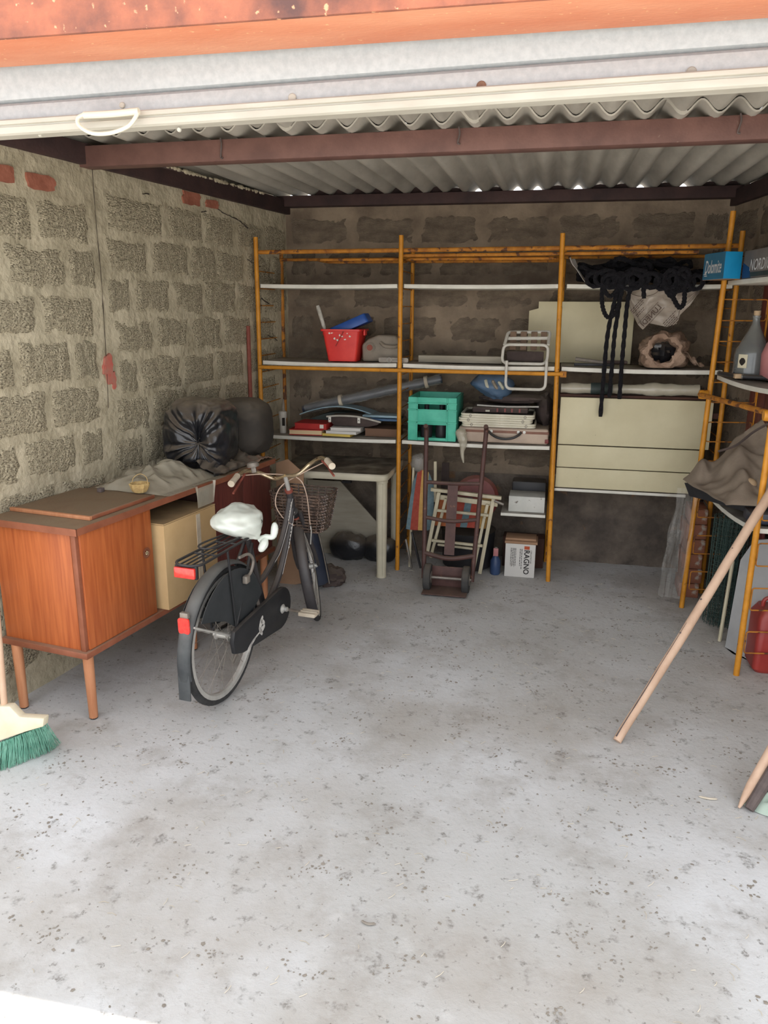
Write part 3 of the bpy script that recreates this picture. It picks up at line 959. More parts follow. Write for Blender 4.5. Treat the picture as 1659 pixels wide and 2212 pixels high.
# near cupboard
q = MB(); wbox(q, 2.13, 2.548, 0.025, 0.425, 0.313, 0.785); q.build('cupboard_body', 'dark_inside', desk)
q = MB(); wbox(q, 2.548, 2.568, 0.03, 0.405, 0.313, 0.784); q.build('end_panel', 'veneer', desk, bevel=0.001)
q = MB(); wbox(q, 2.548, 2.574, 0.412, 0.434, 0.313, 0.784); q.build('stile', 'veneer_edge', desk, bevel=0.001)
q = MB(); wbox(q, 2.138, 2.556, 0.425, 0.441, 0.316, 0.782); dr = q.build('door', 'veneer', desk, bevel=0.001)
q = MB(); q.lathe([(0.022, 0.0), (0.024, 0.003), (0.017, 0.0035), (0.014, 0.001)], W(2.182, 0.4405, 0.60), LN, 20); q.build('finger_pull', 'veneer_edge', dr)
q = MB()
for i in range(5):
    a = 2 * PI * i / 5 + 0.3
    c = W(2.182 - 0.006 * math.cos(a), 0.444, 0.60 + 0.006 * math.sin(a))
    q.ball(lambda d, c=c: c + d * 0.0045, 8, 6)
q.build('key_rosette', 'chrome_warm', dr)
# far cupboard with drawer gap, open bay between
q = MB(); wbox(q, 1.085, 1.665, 0.025, 0.42, 0.313, 0.785); q.build('cupboard_body', 'dark_inside', desk)
q = MB(); wbox(q, 1.09, 1.375, 0.42, 0.436, 0.316, 0.782); q.build('door', 'red_wood', desk, bevel=0.001)
q = MB(); wbox(q, 1.38, 1.66, 0.42, 0.436, 0.316, 0.782); q.build('door', 'red_wood', desk, bevel=0.001)
q = MB(); wbox(q, 1.655, 2.14, 0.02, 0.03, 0.313, 0.785); q.build('back_panel', 'dark_inside', desk)
for (s, n) in ((2.53, 0.40), (2.565, 0.075), (1.13, 0.40), (1.13, 0.075), (1.83, 0.40)):
    q = MB()
    p = W(s, n, 0)
    q.lathe([(0.0165, 0.004), (0.0175, 0.01), (0.0215, 0.288)], p, (0, 0, 1), 18)
    lg = q.build('leg', 'leg_wood', desk)
    q = MB(); q.lathe([(0.014, 0.0), (0.017, 0.004), (0.017, 0.008)], p, (0, 0, 1), 14); q.build('foot', 'black_plastic', lg)

bd = thing('loose_board', W(2.24, 0.22, 0.811), 'dusty loose board with wooden lipping lying on top of the sideboard', 'board')
q = MB(); wbox(q, 2.07, 2.455, 0.02, 0.405, 0.811, 0.822); q.build('panel', 'desk_top', bd)
q = MB(); wbox(q, 2.07, 2.455, 0.405, 0.418, 0.811, 0.826); q.build('lipping', 'veneer_edge', bd, bevel=0.002)
q = MB(); wbox(q, 2.455, 2.47, 0.02, 0.418, 0.811, 0.826); q.build('lipping', 'leg_wood', bd, bevel=0.002)
q = MB(); wbox(q, 2.09, 2.115, 0.15, 0.172, 0.8225, 0.84); tag(q.build('wood_offcut', 'stick_dark', bevel=0.002), 'tiny dark wooden offcut lying on the dusty loose board', 'offcut')

# cardboard box in the open bay
bx = thing('cardboard_box', W(1.9, 0.27, 0.313), 'plain cardboard box standing in the open bay of the sideboard', 'box')
q = MB(); wbox(q, 1.70, 2.10, 0.05, 0.475, 0.314, 0.70); q.build('carton', 'cardboard', bx, bevel=0.003)
q = MB(); wbox(q, 1.70, 1.898, 0.05, 0.475, 0.701, 0.705); q.build('flap', 'cardboard', bx)
q = MB(); wbox(q, 1.902, 2.10, 0.05, 0.475, 0.701, 0.706); q.build('flap', 'cardboard', bx)
q = MB(); wbox(q, 1.83, 1.86, 0.475, 0.477, 0.33, 0.69); q.build('tape', 'grip_white', bx)

# tied black rubbish bag: a sack on its side, gathered neck towards the door side
def sack(name, c, rad, label, m, neck=None, seed=1, fold=0.05, flat=0.0):
    c = Vector(c)
    q = MB()
    nd = Vector(neck).normalized() if neck else None
    def fn(d):
        e = 0.62
        p = Vector([math.copysign(abs(v) ** e, v) for v in d])
        p = Vector((p.x * rad[0], p.y * rad[1], p.z * rad[2]))
        k = 1 + fold * (nz3(d, 2.2, seed) + 0.6 * nz3(d, 5, seed + 2))
        if nd:
            ang = d.angle(nd)
            if ang < 1.25:
                x = d.orthogonal()
                t = d - nd * d.dot(nd)
                b1 = nd.orthogonal().normalized(); b2 = nd.cross(b1)
                az_ = math.atan2(t.dot(b2), t.dot(b1))
                w = math.sin(min(ang / 1.25, 1) ** 0.7 * PI)
                k += 0.06 * w * (1 - 1.6 * abs(math.sin(az_ * 6.5 + 1.5 * nz3(d, 1.5, seed))) + 0.45 * math.sin(az_ * 21 + 1))
                if ang < 0.35: k -= 0.22 * (1 - ang / 0.35)
        r_ = c + p * k
        r_.z = max(r_.z, 0.8125)             # rests flat on the sideboard
        return r_
    if nd:                                   # poles of the grid on the neck so the pleats stay sharp
        b1 = nd.orthogonal().normalized(); b2 = nd.cross(b1)
        q.ball(lambda d: fn(b1 * d.x + b2 * d.y + nd * d.z), 168, 54)
    else:
        q.ball(fn, 60, 40)
    return q, fn, nd
bagc = W(1.42, 0.235, 0.985)
neckdir = (0.16, -1.0, -0.06)
q, fn, nd = sack('bag', bagc, (0.165, 0.170, 0.182), '', 'black_bag', neckdir, 3, 0.07)
bag = thing('rubbish_bag', (bagc.x, bagc.y, 0.811), 'full black plastic rubbish bag tied in a radiating knot on the sideboard', 'rubbish bag')
q.build('sack', 'black_bag', bag, angle=75)
tip = fn(nd)
q = MB()
for i in range(7):
    a = 2 * PI * i / 7
    o1, o2 = nd.orthogonal().normalized(), nd.cross(nd.orthogonal().normalized())
    dd = (o1 * math.cos(a) + o2 * math.sin(a))
    q.tube(spline([tip - nd * 0.03, tip + nd * 0.008 + dd * 0.008, tip + nd * 0.02 + dd * (0.03 + 0.008 * (i % 3)) + Vector((0, 0, -0.008))], 4), [0.007, 0.006, 0.006, 0.005, 0.005, 0.004, 0.004, 0.003, 0.003], 6)
q.build('knot', 'black_bag', bag)
# loose skirt of the same bag lying in front
q = MB()
def skirt(u, v):
    s = 1.62 - 0.42 * u
    n = 0.43 - 0.12 * v
    p = W(s, n + 0.02 * nz3((u * 4, v * 3, 0), 1.6, 5), 0.814)
    h = 0.10 * v ** 0.7 * (0.6 + 0.5 * nz3((u * 5, v * 2, 3), 1.3, 2)) + 0.012 * abs(nz3((u * 9, v * 5, 1), 1.2, 4))
    p.z += max(0.0, h)
    return p
q.grid(skirt, 40, 14)
q.build('loose_skirt', 'black_bag', bag, solid=0.002, angle=75)

c2 = W(1.02, 0.24, 0.965)
q, fn, nd = sack('cover', c2, (0.145, 0.165, 0.158), '', 'cover_cloth', None, 8, 0.05)
tag(q.build('covered_bundle', 'cover_cloth', angle=75), 'dusty dark covered bundle behind the tied black rubbish bag', 'bundle')

# clear plastic sheet heaped behind the basket
q = MB()
def heap(u, v):
    s = 2.03 - 0.46 * u
    n = 0.05 + 0.42 * v
    base = 0.826 if s > 2.06 else 0.814
    e = math.sin(PI * u) ** 0.5 * math.sin(PI * min(v * 1.15, 1)) ** 0.6
    r = 0.06 * e + 0.035 * e * nz3((u * 5, v * 4, 0), 1.0, 4) + 0.022 * e * (1 - abs(math.sin(u * 8 + v * 7 + 4 * nz3((u, v, 0), 3, 2)))) + 0.018 * e * (0.5 - abs(nz3((u * 9, v * 6, 2), 1.0, 8)))
    p = W(s + 0.02 * nz3((u * 3, v * 5, 1), 1, 6), n, base + max(0.0, r))
    if v > 0.93 and 0.25 < 1 - u < 0.55:      # a corner hangs over the edge
        p = W(s, 0.462, 0.80 - 0.09 * (v - 0.93) / 0.07)
    return p
q.grid(heap, 90, 60)
tag(q.build('plastic_sheet', 'clear_poly', angle=75), 'crumpled clear plastic sheeting heaped on the sideboard behind the small basket', 'plastic sheet')

# little wicker basket
bk = thing('wicker_basket', W(2.08, 0.335, 0.823), 'tiny straw wicker basket with thin handle on the dusty sideboard', 'basket')
c = W(2.06, 0.335, 0.8275)
q = MB()
for i in range(9):
    z = i / 8
    r = 0.026 + 0.014 * z ** 0.7
    pts = [c + Vector((r * math.cos(a) * (1 + 0.06 * (-1) ** j), r * math.sin(a) * (1 + 0.06 * (-1) ** j), 0.004 + z * 0.034)) for j, a in enumerate([2 * PI * k / 20 for k in range(20)])]
    q.tube(pts, 0.0028, 5, closed=True)
q.lathe([(0.024, 0.0), (0.025, 0.003)], c, (0, 0, 1), 16)
q.build('woven_bowl', 'wicker', bk)
q = MB(); q.tube(spline([c + Vector((-0.038, 0, 0.036)), c + Vector((-0.03, 0.01, 0.062)), c + Vector((0, 0.012, 0.078)), c + Vector((0.03, 0.008, 0.066)), c + Vector((0.04, 0, 0.036))], 5), 0.0014, 5); q.build('handle', 'wicker', bk)

# brown crumpled strip on the far end of the sideboard
q = MB()
def strip(u, v):
    p = W(1.27 - 0.2 * u, 0.36 + 0.085 * v, 0.812 + 0.02 * abs(nz3((u * 4, v * 3, 0), 1.4, 9)) + 0.012 * math.sin(PI * u))
    return p
q.grid(strip, 18, 8)
tag(q.build('cloth_strip', 'brown_paper', solid=0.003, angle=75), 'crumpled brownish cloth strip on the far front edge of the sideboard', 'cloth')

# ------------------------------------------------------------------ broom by the left jamb
br = thing('broom', (-1.8220, 2.1641, 0.0000), 'broom with cream head and green bristles standing at the left edge', 'broom')
B0, B1 = Vector((-1.9726, 2.1500, 0.0221)), Vector((-1.6799, 2.1500, 0.1843))     # lower edge of the head
T0, T1 = Vector((-1.8811, 2.1700, 0.2366)), Vector((-1.8271, 2.1700, 0.2577))
hd = (B1 - B0).normalized()
q = MB()
head = [(-1.9797, 2.1500, 0.0403), (-1.8987, 2.1500, 0.0929), (-1.8703, 2.1600, 0.2175), (-1.8165, 2.1600, 0.2240), (-1.7759, 2.1550, 0.1895), (-1.6744, 2.1500, 0.1996), (-1.6821, 2.1500, 0.1657), (-1.7565, 2.1500, 0.1358), (-1.8773, 2.1500, 0.0806), (-1.9791, 2.1500, 0.0174)]
q.prism([Vector(p) + Vector((0, -0.014, 0)) for p in head], (0, 0.032, 0))
q.build('head', 'broom_cream', br, bevel=0.004)
q = MB()
p0, p1 = Vector((-1.8534, 2.1650, 0.2021)), Vector((-1.8382, 2.1900, 0.9374))
q.tube([p0, p0.lerp(p1, 0.5), p0 + (p1 - p0) * 1.9], 0.0115, 12)
q.build('stick', 'broom_stick', br)
q = MB()
random.seed(21)
up = Vector((-1.9791, 2.1500, 0.0174)), Vector((-1.6821, 2.1500, 0.1657))
dn = Vector((-1.9033, 1.9932, 0.0040)), Vector((-1.7284, 2.2609, 0.0040))
for i in range(760):
    t = random.random()
    a = up[0].lerp(up[1], t) + Vector((0, random.uniform(-0.012, 0.012), 0.003))
    tt = t + random.uniform(-0.02, 0.02)
    sag = -0.012 * math.sin(PI * t)
    b = dn[0].lerp(dn[1], tt) + Vector((0, random.uniform(-0.03, 0.03), sag + random.uniform(-0.004, 0.008)))
    b.z = max(b.z, 0.0015)
    m_ = a.lerp(b, 0.5) + Vector((0, 0, 0.002))
    q.tube([a, m_, b], [0.0013, 0.0011, 0.0006], 3, caps=False)
o = q.build('bristles', 'broom_green', br); o['kind'] = 'stuff'

# ------------------------------------------------------------------ bicycle: local x forward, y left, z up, rear tyre contact at the origin
BH, BLEAN = math.radians(5.5), math.radians(-0.8)
bf = Vector((math.sin(BH), math.cos(BH), 0))
bl = Vector((-math.cos(BH), math.sin(BH), 0))
upv = Vector((0, 0, 1))
by = bl * math.cos(BLEAN) - upv * math.sin(BLEAN)
bz = upv * math.cos(BLEAN) + bl * math.sin(BLEAN)
BO = Vector((-1.268, 2.755, 0.003))
BM = frame(BO, bf, by, bz) @ Matrix.Diagonal((0.94, 0.94, 0.94, 1.0))
bike = thing('bicycle', (BO.x, BO.y, 0), 'black step-through city bicycle with red reflectors parked beside the sideboard', 'bicycle')
R = 0.308
WB = 0.95
ax_f = Vector((0.07, 0, 0))
def circ(c, r, n=48, a0=0.0, a1=2 * PI, closed=True):
    k = n if closed else n + 1
    return [Vector((c[0] + r * math.cos(a0 + (a1 - a0) * i / n), c[1], c[2] + r * math.sin(a0 + (a1 - a0) * i / n))) for i in range(k)]
def wheel(M, c, spokes=28):
    q = MB(M); q.tube(circ(c, R - 0.0165), 0.0165, 10, closed=True); t = q.build('tyre', 'tyre', bike)
    q = MB(M)
    prof = [(-0.0135, R - 0.026), (0.0135, R - 0.026), (0.0135, R - 0.044), (0.007, R - 0.051), (-0.007, R - 0.051), (-0.0135, R - 0.044)]
    n = 48
    vs, fs = [], []
    for i in range(n):
        a = 2 * PI * i / n
        for yy, rr in prof:
            vs.append((c[0] + rr * math.cos(a), c[1] + yy, c[2] + rr * math.sin(a)))
    m = len(prof)
    for i in range(n):
        i2 = (i + 1) % n
        for j in range(m):
            j2 = (j + 1) % m
            fs.append((i * m + j, i * m + j2, i2 * m + j2, i2 * m + j))
    q.add(vs, fs)
    q.build('rim', 'steel', bike, angle=40)
    q = MB(M); q.lathe([(0.008, -0.05), (0.012, -0.045), (0.012, -0.036), (0.024, -0.034), (0.024, -0.03), (0.015, -0.026), (0.015, 0.026), (0.024, 0.03), (0.024, 0.034), (0.012, 0.036), (0.012, 0.045), (0.008, 0.05)], c, (0, 1, 0), 16)
    h = q.build('hub', 'steel', bike)
    for i in range(spokes):
        a = 2 * PI * i / spokes
        s = 1 if i % 2 else -1
        off = 0.55 * (1 if (i // 2) % 2 else -1)
        q = MB(M)
        p0 = (c[0] + 0.022 * math.cos(a + off * 2), c[1] + s * 0.032, c[2] + 0.022 * math.sin(a + off * 2))
        p1 = (c[0] + (R - 0.046) * math.cos(a), c[1] + s * 0.004, c[2] + (R - 0.046) * math.sin(a))
        q.tube([p0, p1], 0.0011, 4)
        q.build('spoke', 'steel_dull', h)
RC = (0, 0, R)
wheel(BM, RC)
# steering: fork axis through head tube, turned to the left
HX, HZ = 0.72, 0.80
axis0 = Vector((0.955, 0, R)); axis1 = Vector((0.71, 0, 0.80))
sd = (axis1 - axis0).normalized()
ST = math.radians(24)
Rm = Matrix.Translation(axis1) @ Matrix.Rotation(ST, 4, sd) @ Matrix.Translation(-axis1)
FM = BM @ Rm
FC = (0.99, 0, R)
wheel(FM, FC)

def bt(pts, r, name, m, parent=None, M=BM, n=10):
    q = MB(M); q.tube(pts, r, n)
    return q.build(name, m, parent or bike)
# frame
BB = Vector((0.42, 0, 0.285))
fr = bt([BB + Vector((-0.02, 0, 0)), Vector((0.245, 0, 0.70))], 0.014, 'seat_tube', 'bike_frame')
bt([(0.71, 0, 0.80), (0.755, 0, 0.68)], 0.018, 'head_tube', 'bike_frame')
bt(spline([(0.722, 0, 0.77), (0.665, 0, 0.65), (0.57, 0, 0.53), (0.42, 0, 0.45), (0.335, 0, 0.43)], 6), 0.0145, 'top_tube', 'bike_frame')
dt = bt(spline([(0.745, 0, 0.715), (0.68, 0, 0.56), (0.58, 0, 0.40), (0.44, 0, 0.29)], 6), 0.0165, 'down_tube', 'bike_frame')
for s in (-1, 1):
    bt([(0.0, s * 0.055, R), (0.40, s * 0.03, 0.285)], 0.009, 'chain_stay', 'bike_black')
    bt([(0.0, s * 0.055, R), (0.255, s * 0.02, 0.66)], 0.008, 'seat_stay', 'bike_black')
# white lettering and lines along the tubes
q = MB(BM)
P = spline([(0.722, -0.0155, 0.77), (0.665, -0.0155, 0.65), (0.57, -0.0155, 0.53), (0.5, -0.0155, 0.49)], 6)
q.tube(P, 0.0012, 4)
q.build('pinstripe', 'decal_white', fr)
q = MB(BM)
q.tube(spline([(0.735, -0.0175, 0.69), (0.68, -0.0175, 0.56), (0.58, -0.0175, 0.40)], 6), 0.0012, 4)
q.build('pinstripe', 'decal_white', dt)
for (a, b, par) in (((0.705, -0.0165, 0.63), (0.665, -0.0165, 0.52), dt), ((0.70, -0.0165, 0.745), (0.665, -0.0165, 0.665), fr)):
    a, b = Vector(a), Vector(b)
    q = MB(BM)
    for i in range(7):
        p = a.lerp(b, i / 6)
        q.ball(lambda d, p=p, i=i: p + Vector((d.x * 0.007, d.y * 0.0015, d.z * (0.009 if i % 2 else 0.006))), 8, 6)
    q.build('brand_lettering', 'decal_white', par)
# fork, front mudguard
for s in (-1, 1):
    bt(spline([(0.765, s * 0.028, 0.675), (0.85, s * 0.045, 0.50), (0.93, s * 0.055, 0.37), (0.99, s * 0.055, R)], 5), [0.013] * 5 + [0.012] * 5 + [0.010] * 5 + [0.009], 'fork_blade', 'bike_frame', M=FM)
bt([(0.735, 0, 0.69), (0.765, 0, 0.665)], 0.024, 'fork_crown', 'bike_black', M=FM)
def guard(M, c, r, a0, a1, hw, m, name='mudguard'):
    q = MB(M)
    n = 30
    def fn(u, v):
        a = a0 + (a1 - a0) * u
        t = (v - 0.5) * PI
        rr = r + 0.016 * math.cos(t)
        return Vector((c[0] + rr * math.cos(a), c[1] + hw * math.sin(t), c[2] + rr * math.sin(a)))
    q.grid(fn, n, 8)
    return q.build(name, m, bike, solid=0.0015, angle=60)
guard(FM, FC, R + 0.012, math.radians(30), math.radians(215), 0.028, 'bike_frame')
guard(BM, RC, R + 0.012, math.radians(20), math.radians(192), 0.030, 'mudguard')
# mud flap of the rear guard
q = MB(BM)
a = math.radians(192)
p = Vector(((R + 0.02) * math.cos(a), 0, R + (R + 0.02) * math.sin(a)))
q.box((p.x - 0.006, -0.027, p.z - 0.085), (p.x + 0.002, 0.027, p.z + 0.03)); q.build('mud_flap', 'mudguard', bike, bevel=0.002)
# stays of the rear guard
for s in (-1, 1):
    bt([(0.0, s * 0.058, R), (-0.285, s * 0.034, R + 0.155)], 0.0048, 'guard_stay', 'steel', n=8)
    bt([(0.01, s * 0.062, R + 0.02), (-0.045, s * 0.06, 0.715)], 0.0055, 'carrier_stay', 'bike_black', n=8)
# coat guards over the top of the rear wheel
for s in (-1, 1):
    q = MB(BM)
    pts = []
    for i in range(15):
        a = math.radians(148 - i * 128 / 14)
        pts.append(Vector((0 + (R - 0.005) * math.cos(a), s * 0.047, R + (R - 0.005) * math.sin(a))))
    pts += [Vector((0.13, s * 0.05, R + 0.02)), Vector((0.03, s * 0.052, R + 0.03)), Vector((-0.07, s * 0.05, R + 0.10)), Vector((-0.15, s * 0.048, R + 0.13))]
    q.prism(pts, (0, s * 0.002, 0))
    q.build('coat_guard', 'guard_dark', bike)
# chain case with flower decal, chainring cover
q = MB(BM)
pts = [Vector((BB.x + 0.115 * math.cos(math.radians(a)), -0.062, BB.z + 0.105 * math.sin(math.radians(a)))) for a in range(-90, 91, 15)]
pts += [Vector((0.05, -0.062, R + 0.055)), Vector((-0.045, -0.062, R + 0.045)), Vector((-0.06, -0.062, R)), Vector((-0.045, -0.062, R - 0.06)), Vector((0.03, -0.062, R - 0.085))]
q.prism(pts, (0, -0.022, 0))
cc = q.build('chain_case', 'bike_black', bike, bevel=0.005)
q = MB(BM)
for (x, z, w, h, r) in ((0.19, 0.285, 0.024, 0.009, 60), (0.20, 0.262, 0.020, 0.008, 20), (0.185, 0.26, 0.02, 0.007, 120), (0.205, 0.285, 0.018, 0.007, 140), (0.10, 0.245, 0.032, 0.005, 20), (0.085, 0.237, 0.02, 0.005, 40), (0.145, 0.255, 0.035, 0.003, 10)):
    ca, sa = math.cos(math.radians(r)), math.sin(math.radians(r))
    w, h, x, z = w * 1.5, h * 1.6, x * 1.05, z + (z - 0.26) * 0.5
    pts = [Vector((x + (w * math.cos(t) * ca - h * math.sin(t) * sa), -0.0845, z + (w * math.cos(t) * sa + h * math.sin(t) * ca))) for t in [2 * PI * i / 10 for i in range(10)]]
    q.prism(pts, (0, -0.0007, 0))
q.build('flower_decal', 'decal_white', cc)
q = MB(BM); q.lathe([(0.098, 0), (0.10, 0.006), (0.085, 0.014), (0.03, 0.02)], (BB.x, -0.066, BB.z), (0, -1, 0), 28); q.build('chainring_disc', 'bike_black', bike)
q = MB(BM); q.lathe([(0.02, 0), (0.024, 0.006), (0.012, 0.016), (0.012, 0.03)], (BB.x, -0.086, BB.z), (0, -1, 0), 16); q.build('crank_boss', 'steel', bike)
cra = bt([(BB.x, -0.105, BB.z), (BB.x + 0.15, -0.118, BB.z - 0.07)], 0.008, 'crank_arm', 'steel_dull')
bt([(BB.x, 0.085, BB.z), (BB.x - 0.155, 0.09, BB.z + 0.045)], 0.008, 'crank_arm', 'steel_dull')
q = MB(BM)
pc = Vector((BB.x + 0.15, -0.165, BB.z - 0.07))
for s in (-1, 1):
    q.box((pc.x + s * 0.026 - 0.008, pc.y - 0.045, pc.z - 0.010), (pc.x + s * 0.026 + 0.008, pc.y + 0.045, pc.z + 0.010))
for s in (-1, 1):
    q.box((pc.x - 0.03, pc.y + s * 0.042 - 0.005, pc.z - 0.008), (pc.x + 0.03, pc.y + s * 0.042 + 0.005, pc.z + 0.008))
q.tube([(pc.x, pc.y - 0.045, pc.z), (pc.x, pc.y + 0.05, pc.z)], 0.012, 10)
q.build('pedal', 'grip_white', bike, bevel=0.003)
q = MB(BM)
pc = Vector((BB.x - 0.155, 0.135, BB.z + 0.045))
q.box((pc.x - 0.033, pc.y - 0.045, pc.z - 0.010), (pc.x + 0.033, pc.y + 0.045, pc.z + 0.010)); q.build('pedal', 'grip_white', bike, bevel=0.004)
# carrier, lamp, reflectors
q = MB(BM)
q.tube(rounded([(0.22, 0.05, 0.715), (-0.25, 0.058, 0.72), (-0.28, 0.03, 0.72), (-0.28, -0.03, 0.72), (-0.25, -0.058, 0.72), (0.22, -0.05, 0.715)], 0.03, 4), 0.006, 8)
for y in (-0.025, 0.0, 0.025):
    q.tube([(-0.28, y, 0.72), (0.22, y * 0.8, 0.715)], 0.0035, 6)
for x in (-0.12, 0.05):
    q.tube([(x, 0.054, 0.718), (x, -0.054, 0.718)], 0.004, 6)
ca = q.build('carrier', 'bike_black', bike)
q = MB(BM); q.tube(spline([(0.20, 0.035, 0.725), (0.05, 0.045, 0.738), (-0.10, 0.04, 0.748), (-0.14, 0.0, 0.748), (-0.10, -0.04, 0.748), (0.05, -0.045, 0.738), (0.20, -0.035, 0.725)], 5), 0.004, 6); q.build('spring_clip', 'bike_black', ca)
q = MB(BM); q.box((-0.288, -0.046, 0.668), (-0.273, 0.046, 0.712)); rl = q.build('rear_light', 'reflector', bike, bevel=0.004)
q = MB(BM); q.box((-0.274, -0.05, 0.662), (-0.258, 0.05, 0.718)); q.build('light_housing', 'bike_black', rl, bevel=0.004)
a = math.radians(151)
p = Vector(((R + 0.034) * math.cos(a), 0, R + (R + 0.034) * math.sin(a)))
q = MB(BM); q.prism(rounded([(p.x, -0.025, p.z - 0.034), (p.x, 0.025, p.z - 0.034), (p.x - 0.004, 0.025, p.z + 0.034), (p.x - 0.004, -0.025, p.z + 0.034)], 0.012, 3, True), (-0.008, 0, 0)); q.build('reflector', 'reflector', bike)
q = MB(BM); q.box((p.x - 0.006, -0.018, p.z + 0.030), (p.x + 0.012, 0.018, p.z + 0.055)); q.build('reflector_bracket', 'steel_dull', bike, bevel=0.002)
# lock cable on the coat guard
q = MB(BM); q.tube(spline([(0.06, -0.058, 0.655), (0.13, -0.066, 0.65), (0.165, -0.07, 0.61), (0.14, -0.07, 0.565), (0.11, -0.066, 0.55)], 6), 0.007, 8); q.build('light_cable', 'steel_dull', bike)
q = MB(BM); q.box((0.085, -0.078, 0.525), (0.12, -0.055, 0.56)); q.build('cable_clip', 'steel_dull', bike, bevel=0.004)
# seat post and saddle (hidden in a white bag)
bt([(0.245, 0, 0.68), (0.228, 0, 0.755)], 0.0125, 'seat_post', 'steel', n=12)
q = MB(BM)
def sad(d):
    w = 0.085 if d.x < 0 else 0.085 - 0.055 * min(1, d.x * 1.15)
    return Vector((0.235 + d.x * 0.125, d.y * w, 0.775 + d.z * 0.028 + 0.01 * abs(d.x)))
q.ball(sad, 20, 12); q.build('saddle', 'bike_black', bike)
# stem, handlebar, grips, levers, bell, cables
S0, S1 = axis1 + sd * (-0.01), axis1 + sd * 0.10
bt([S0, S1], 0.0115, 'stem', 'steel', M=FM, n=12)
bt([axis1 - sd * 0.0, axis1 + sd * 0.015], 0.021, 'headset', 'rusty_red', M=FM, n=12)
bt([axis1 - sd * 0.175, axis1 - sd * 0.165], 0.022, 'headset', 'rusty_red', M=FM, n=12)
hz = S1
for s in (-1, 1):
    bt(spline([hz, hz + Vector((0.035, s * 0.06, -0.008)), hz + Vector((0.055, s * 0.13, 0.03)), hz + Vector((0.0, s * 0.19, 0.06)), hz + Vector((-0.07, s * 0.225, 0.052))], 7), 0.0105, 'handlebar', 'chrome_warm', M=FM, n=10)
    g0, g1 = hz + Vector((-0.065, s * 0.223, 0.053)), hz + Vector((-0.165, s * 0.245, 0.036))
    bt([g0, g0.lerp(g1, 0.5), g1], [0.0155, 0.0145, 0.017], 'grip', 'grip_white', M=FM, n=12)
    bt(spline([hz + Vector((0.0, s * 0.195, 0.045)), hz + Vector((-0.04, s * 0.22, 0.018)), hz + Vector((-0.10, s * 0.23, 0.005)), hz + Vector((-0.16, s * 0.245, -0.012))], 5), 0.0055, 'brake_lever', 'rusty_red', M=FM, n=8)
q = MB(FM)
bc = hz + Vector((0.03, 0.15, 0.07))
q.lathe([(0.03, 0.0), (0.031, 0.006), (0.031, 0.012), (0.026, 0.022), (0.014, 0.027), (0.0, 0.028)], bc, (0, 0.0, 1), 22)
q.build('bell', 'steel_dull', bike)
q = MB(FM); q.box((bc.x - 0.012, bc.y - 0.012, bc.z - 0.03), (bc.x + 0.012, bc.y + 0.012, bc.z)); q.build('bell_clamp', 'steel_dull', bike, bevel=0.003)
q = MB(FM); q.tube(spline([hz + Vector((-0.01, -0.235, 0.045)), hz + Vector((0.03, -0.10, 0.0)), hz + Vector((0.02, 0.03, -0.05)), hz + Vector((0.0, 0.075, -0.13)), hz + Vector((0.02, 0.05, -0.22)), hz + Vector((0.05, 0.01, -0.27))], 8), 0.0028, 6); q.build('brake_cable', 'cable', bike)
q = MB(FM); q.tube(spline([hz + Vector((-0.01, 0.235, 0.045)), hz + Vector((0.04, 0.09, 0.02)), hz + Vector((0.03, -0.05, -0.02)), hz + Vector((0.02, -0.085, -0.10)), hz + Vector((0.07, -0.075, -0.24)), hz + Vector((0.09, -0.07, -0.29))], 8), 0.0028, 6); q.build('brake_cable', 'cable', bike)
q = MB(FM); cb = hz + Vector((0.095, -0.07, -0.31)); q.tube(circ(cb, 0.012, 14), 0.003, 6, closed=True); q.tube([cb + Vector((0, 0, -0.012)), cb + Vector((0.02, 0.02, -0.09))], 0.0035, 6); q.build('brake_linkage', 'steel', bike)
# kickstand
bt([(0.36, 0.03, 0.265), (0.30, 0.125, 0.018)], 0.008, 'kickstand', 'steel_dull')
# front basket of dark wicker
q = MB(BM)
bc = Vector((0.90, 0.0, 0.565))
for i in range(13):
    z = i / 12
    w, l = 0.125 + 0.035 * z, 0.09 + 0.025 * z
    pts = rounded([(bc.x - l, -w, bc.z + z * 0.20), (bc.x + l, -w, bc.z + z * 0.20), (bc.x + l, w, bc.z + z * 0.20), (bc.x - l, w, bc.z + z * 0.20)], 0.05, 5, True)
    dense = []
    for j, p in enumerate(pts):
        dense.append(p)
        dense.append((p + pts[(j + 1) % len(pts)]) / 2)
    dense = [p + Vector((0.003 * (-1) ** (i + j), 0.003 * (-1) ** (i + j), 0)) for j, p in enumerate(dense)]
    q.tube(dense, 0.0052, 6, closed=True)
for k in range(26):
    a = 2 * PI * k / 26
    c_, s_ = math.cos(a), math.sin(a)
    kx = 1 / max(abs(c_), abs(s_)) ** 0.75
    q.tube([(bc.x + 0.09 * c_ * kx, 0.125 * s_ * kx, bc.z), (bc.x + 0.115 * c_ * kx, 0.16 * s_ * kx, bc.z + 0.20)], 0.004, 5)
q.box((bc.x - 0.085, -0.12, bc.z - 0.004), (bc.x + 0.085, 0.12, bc.z + 0.004))
q.build('basket', 'dark_wicker', bike)

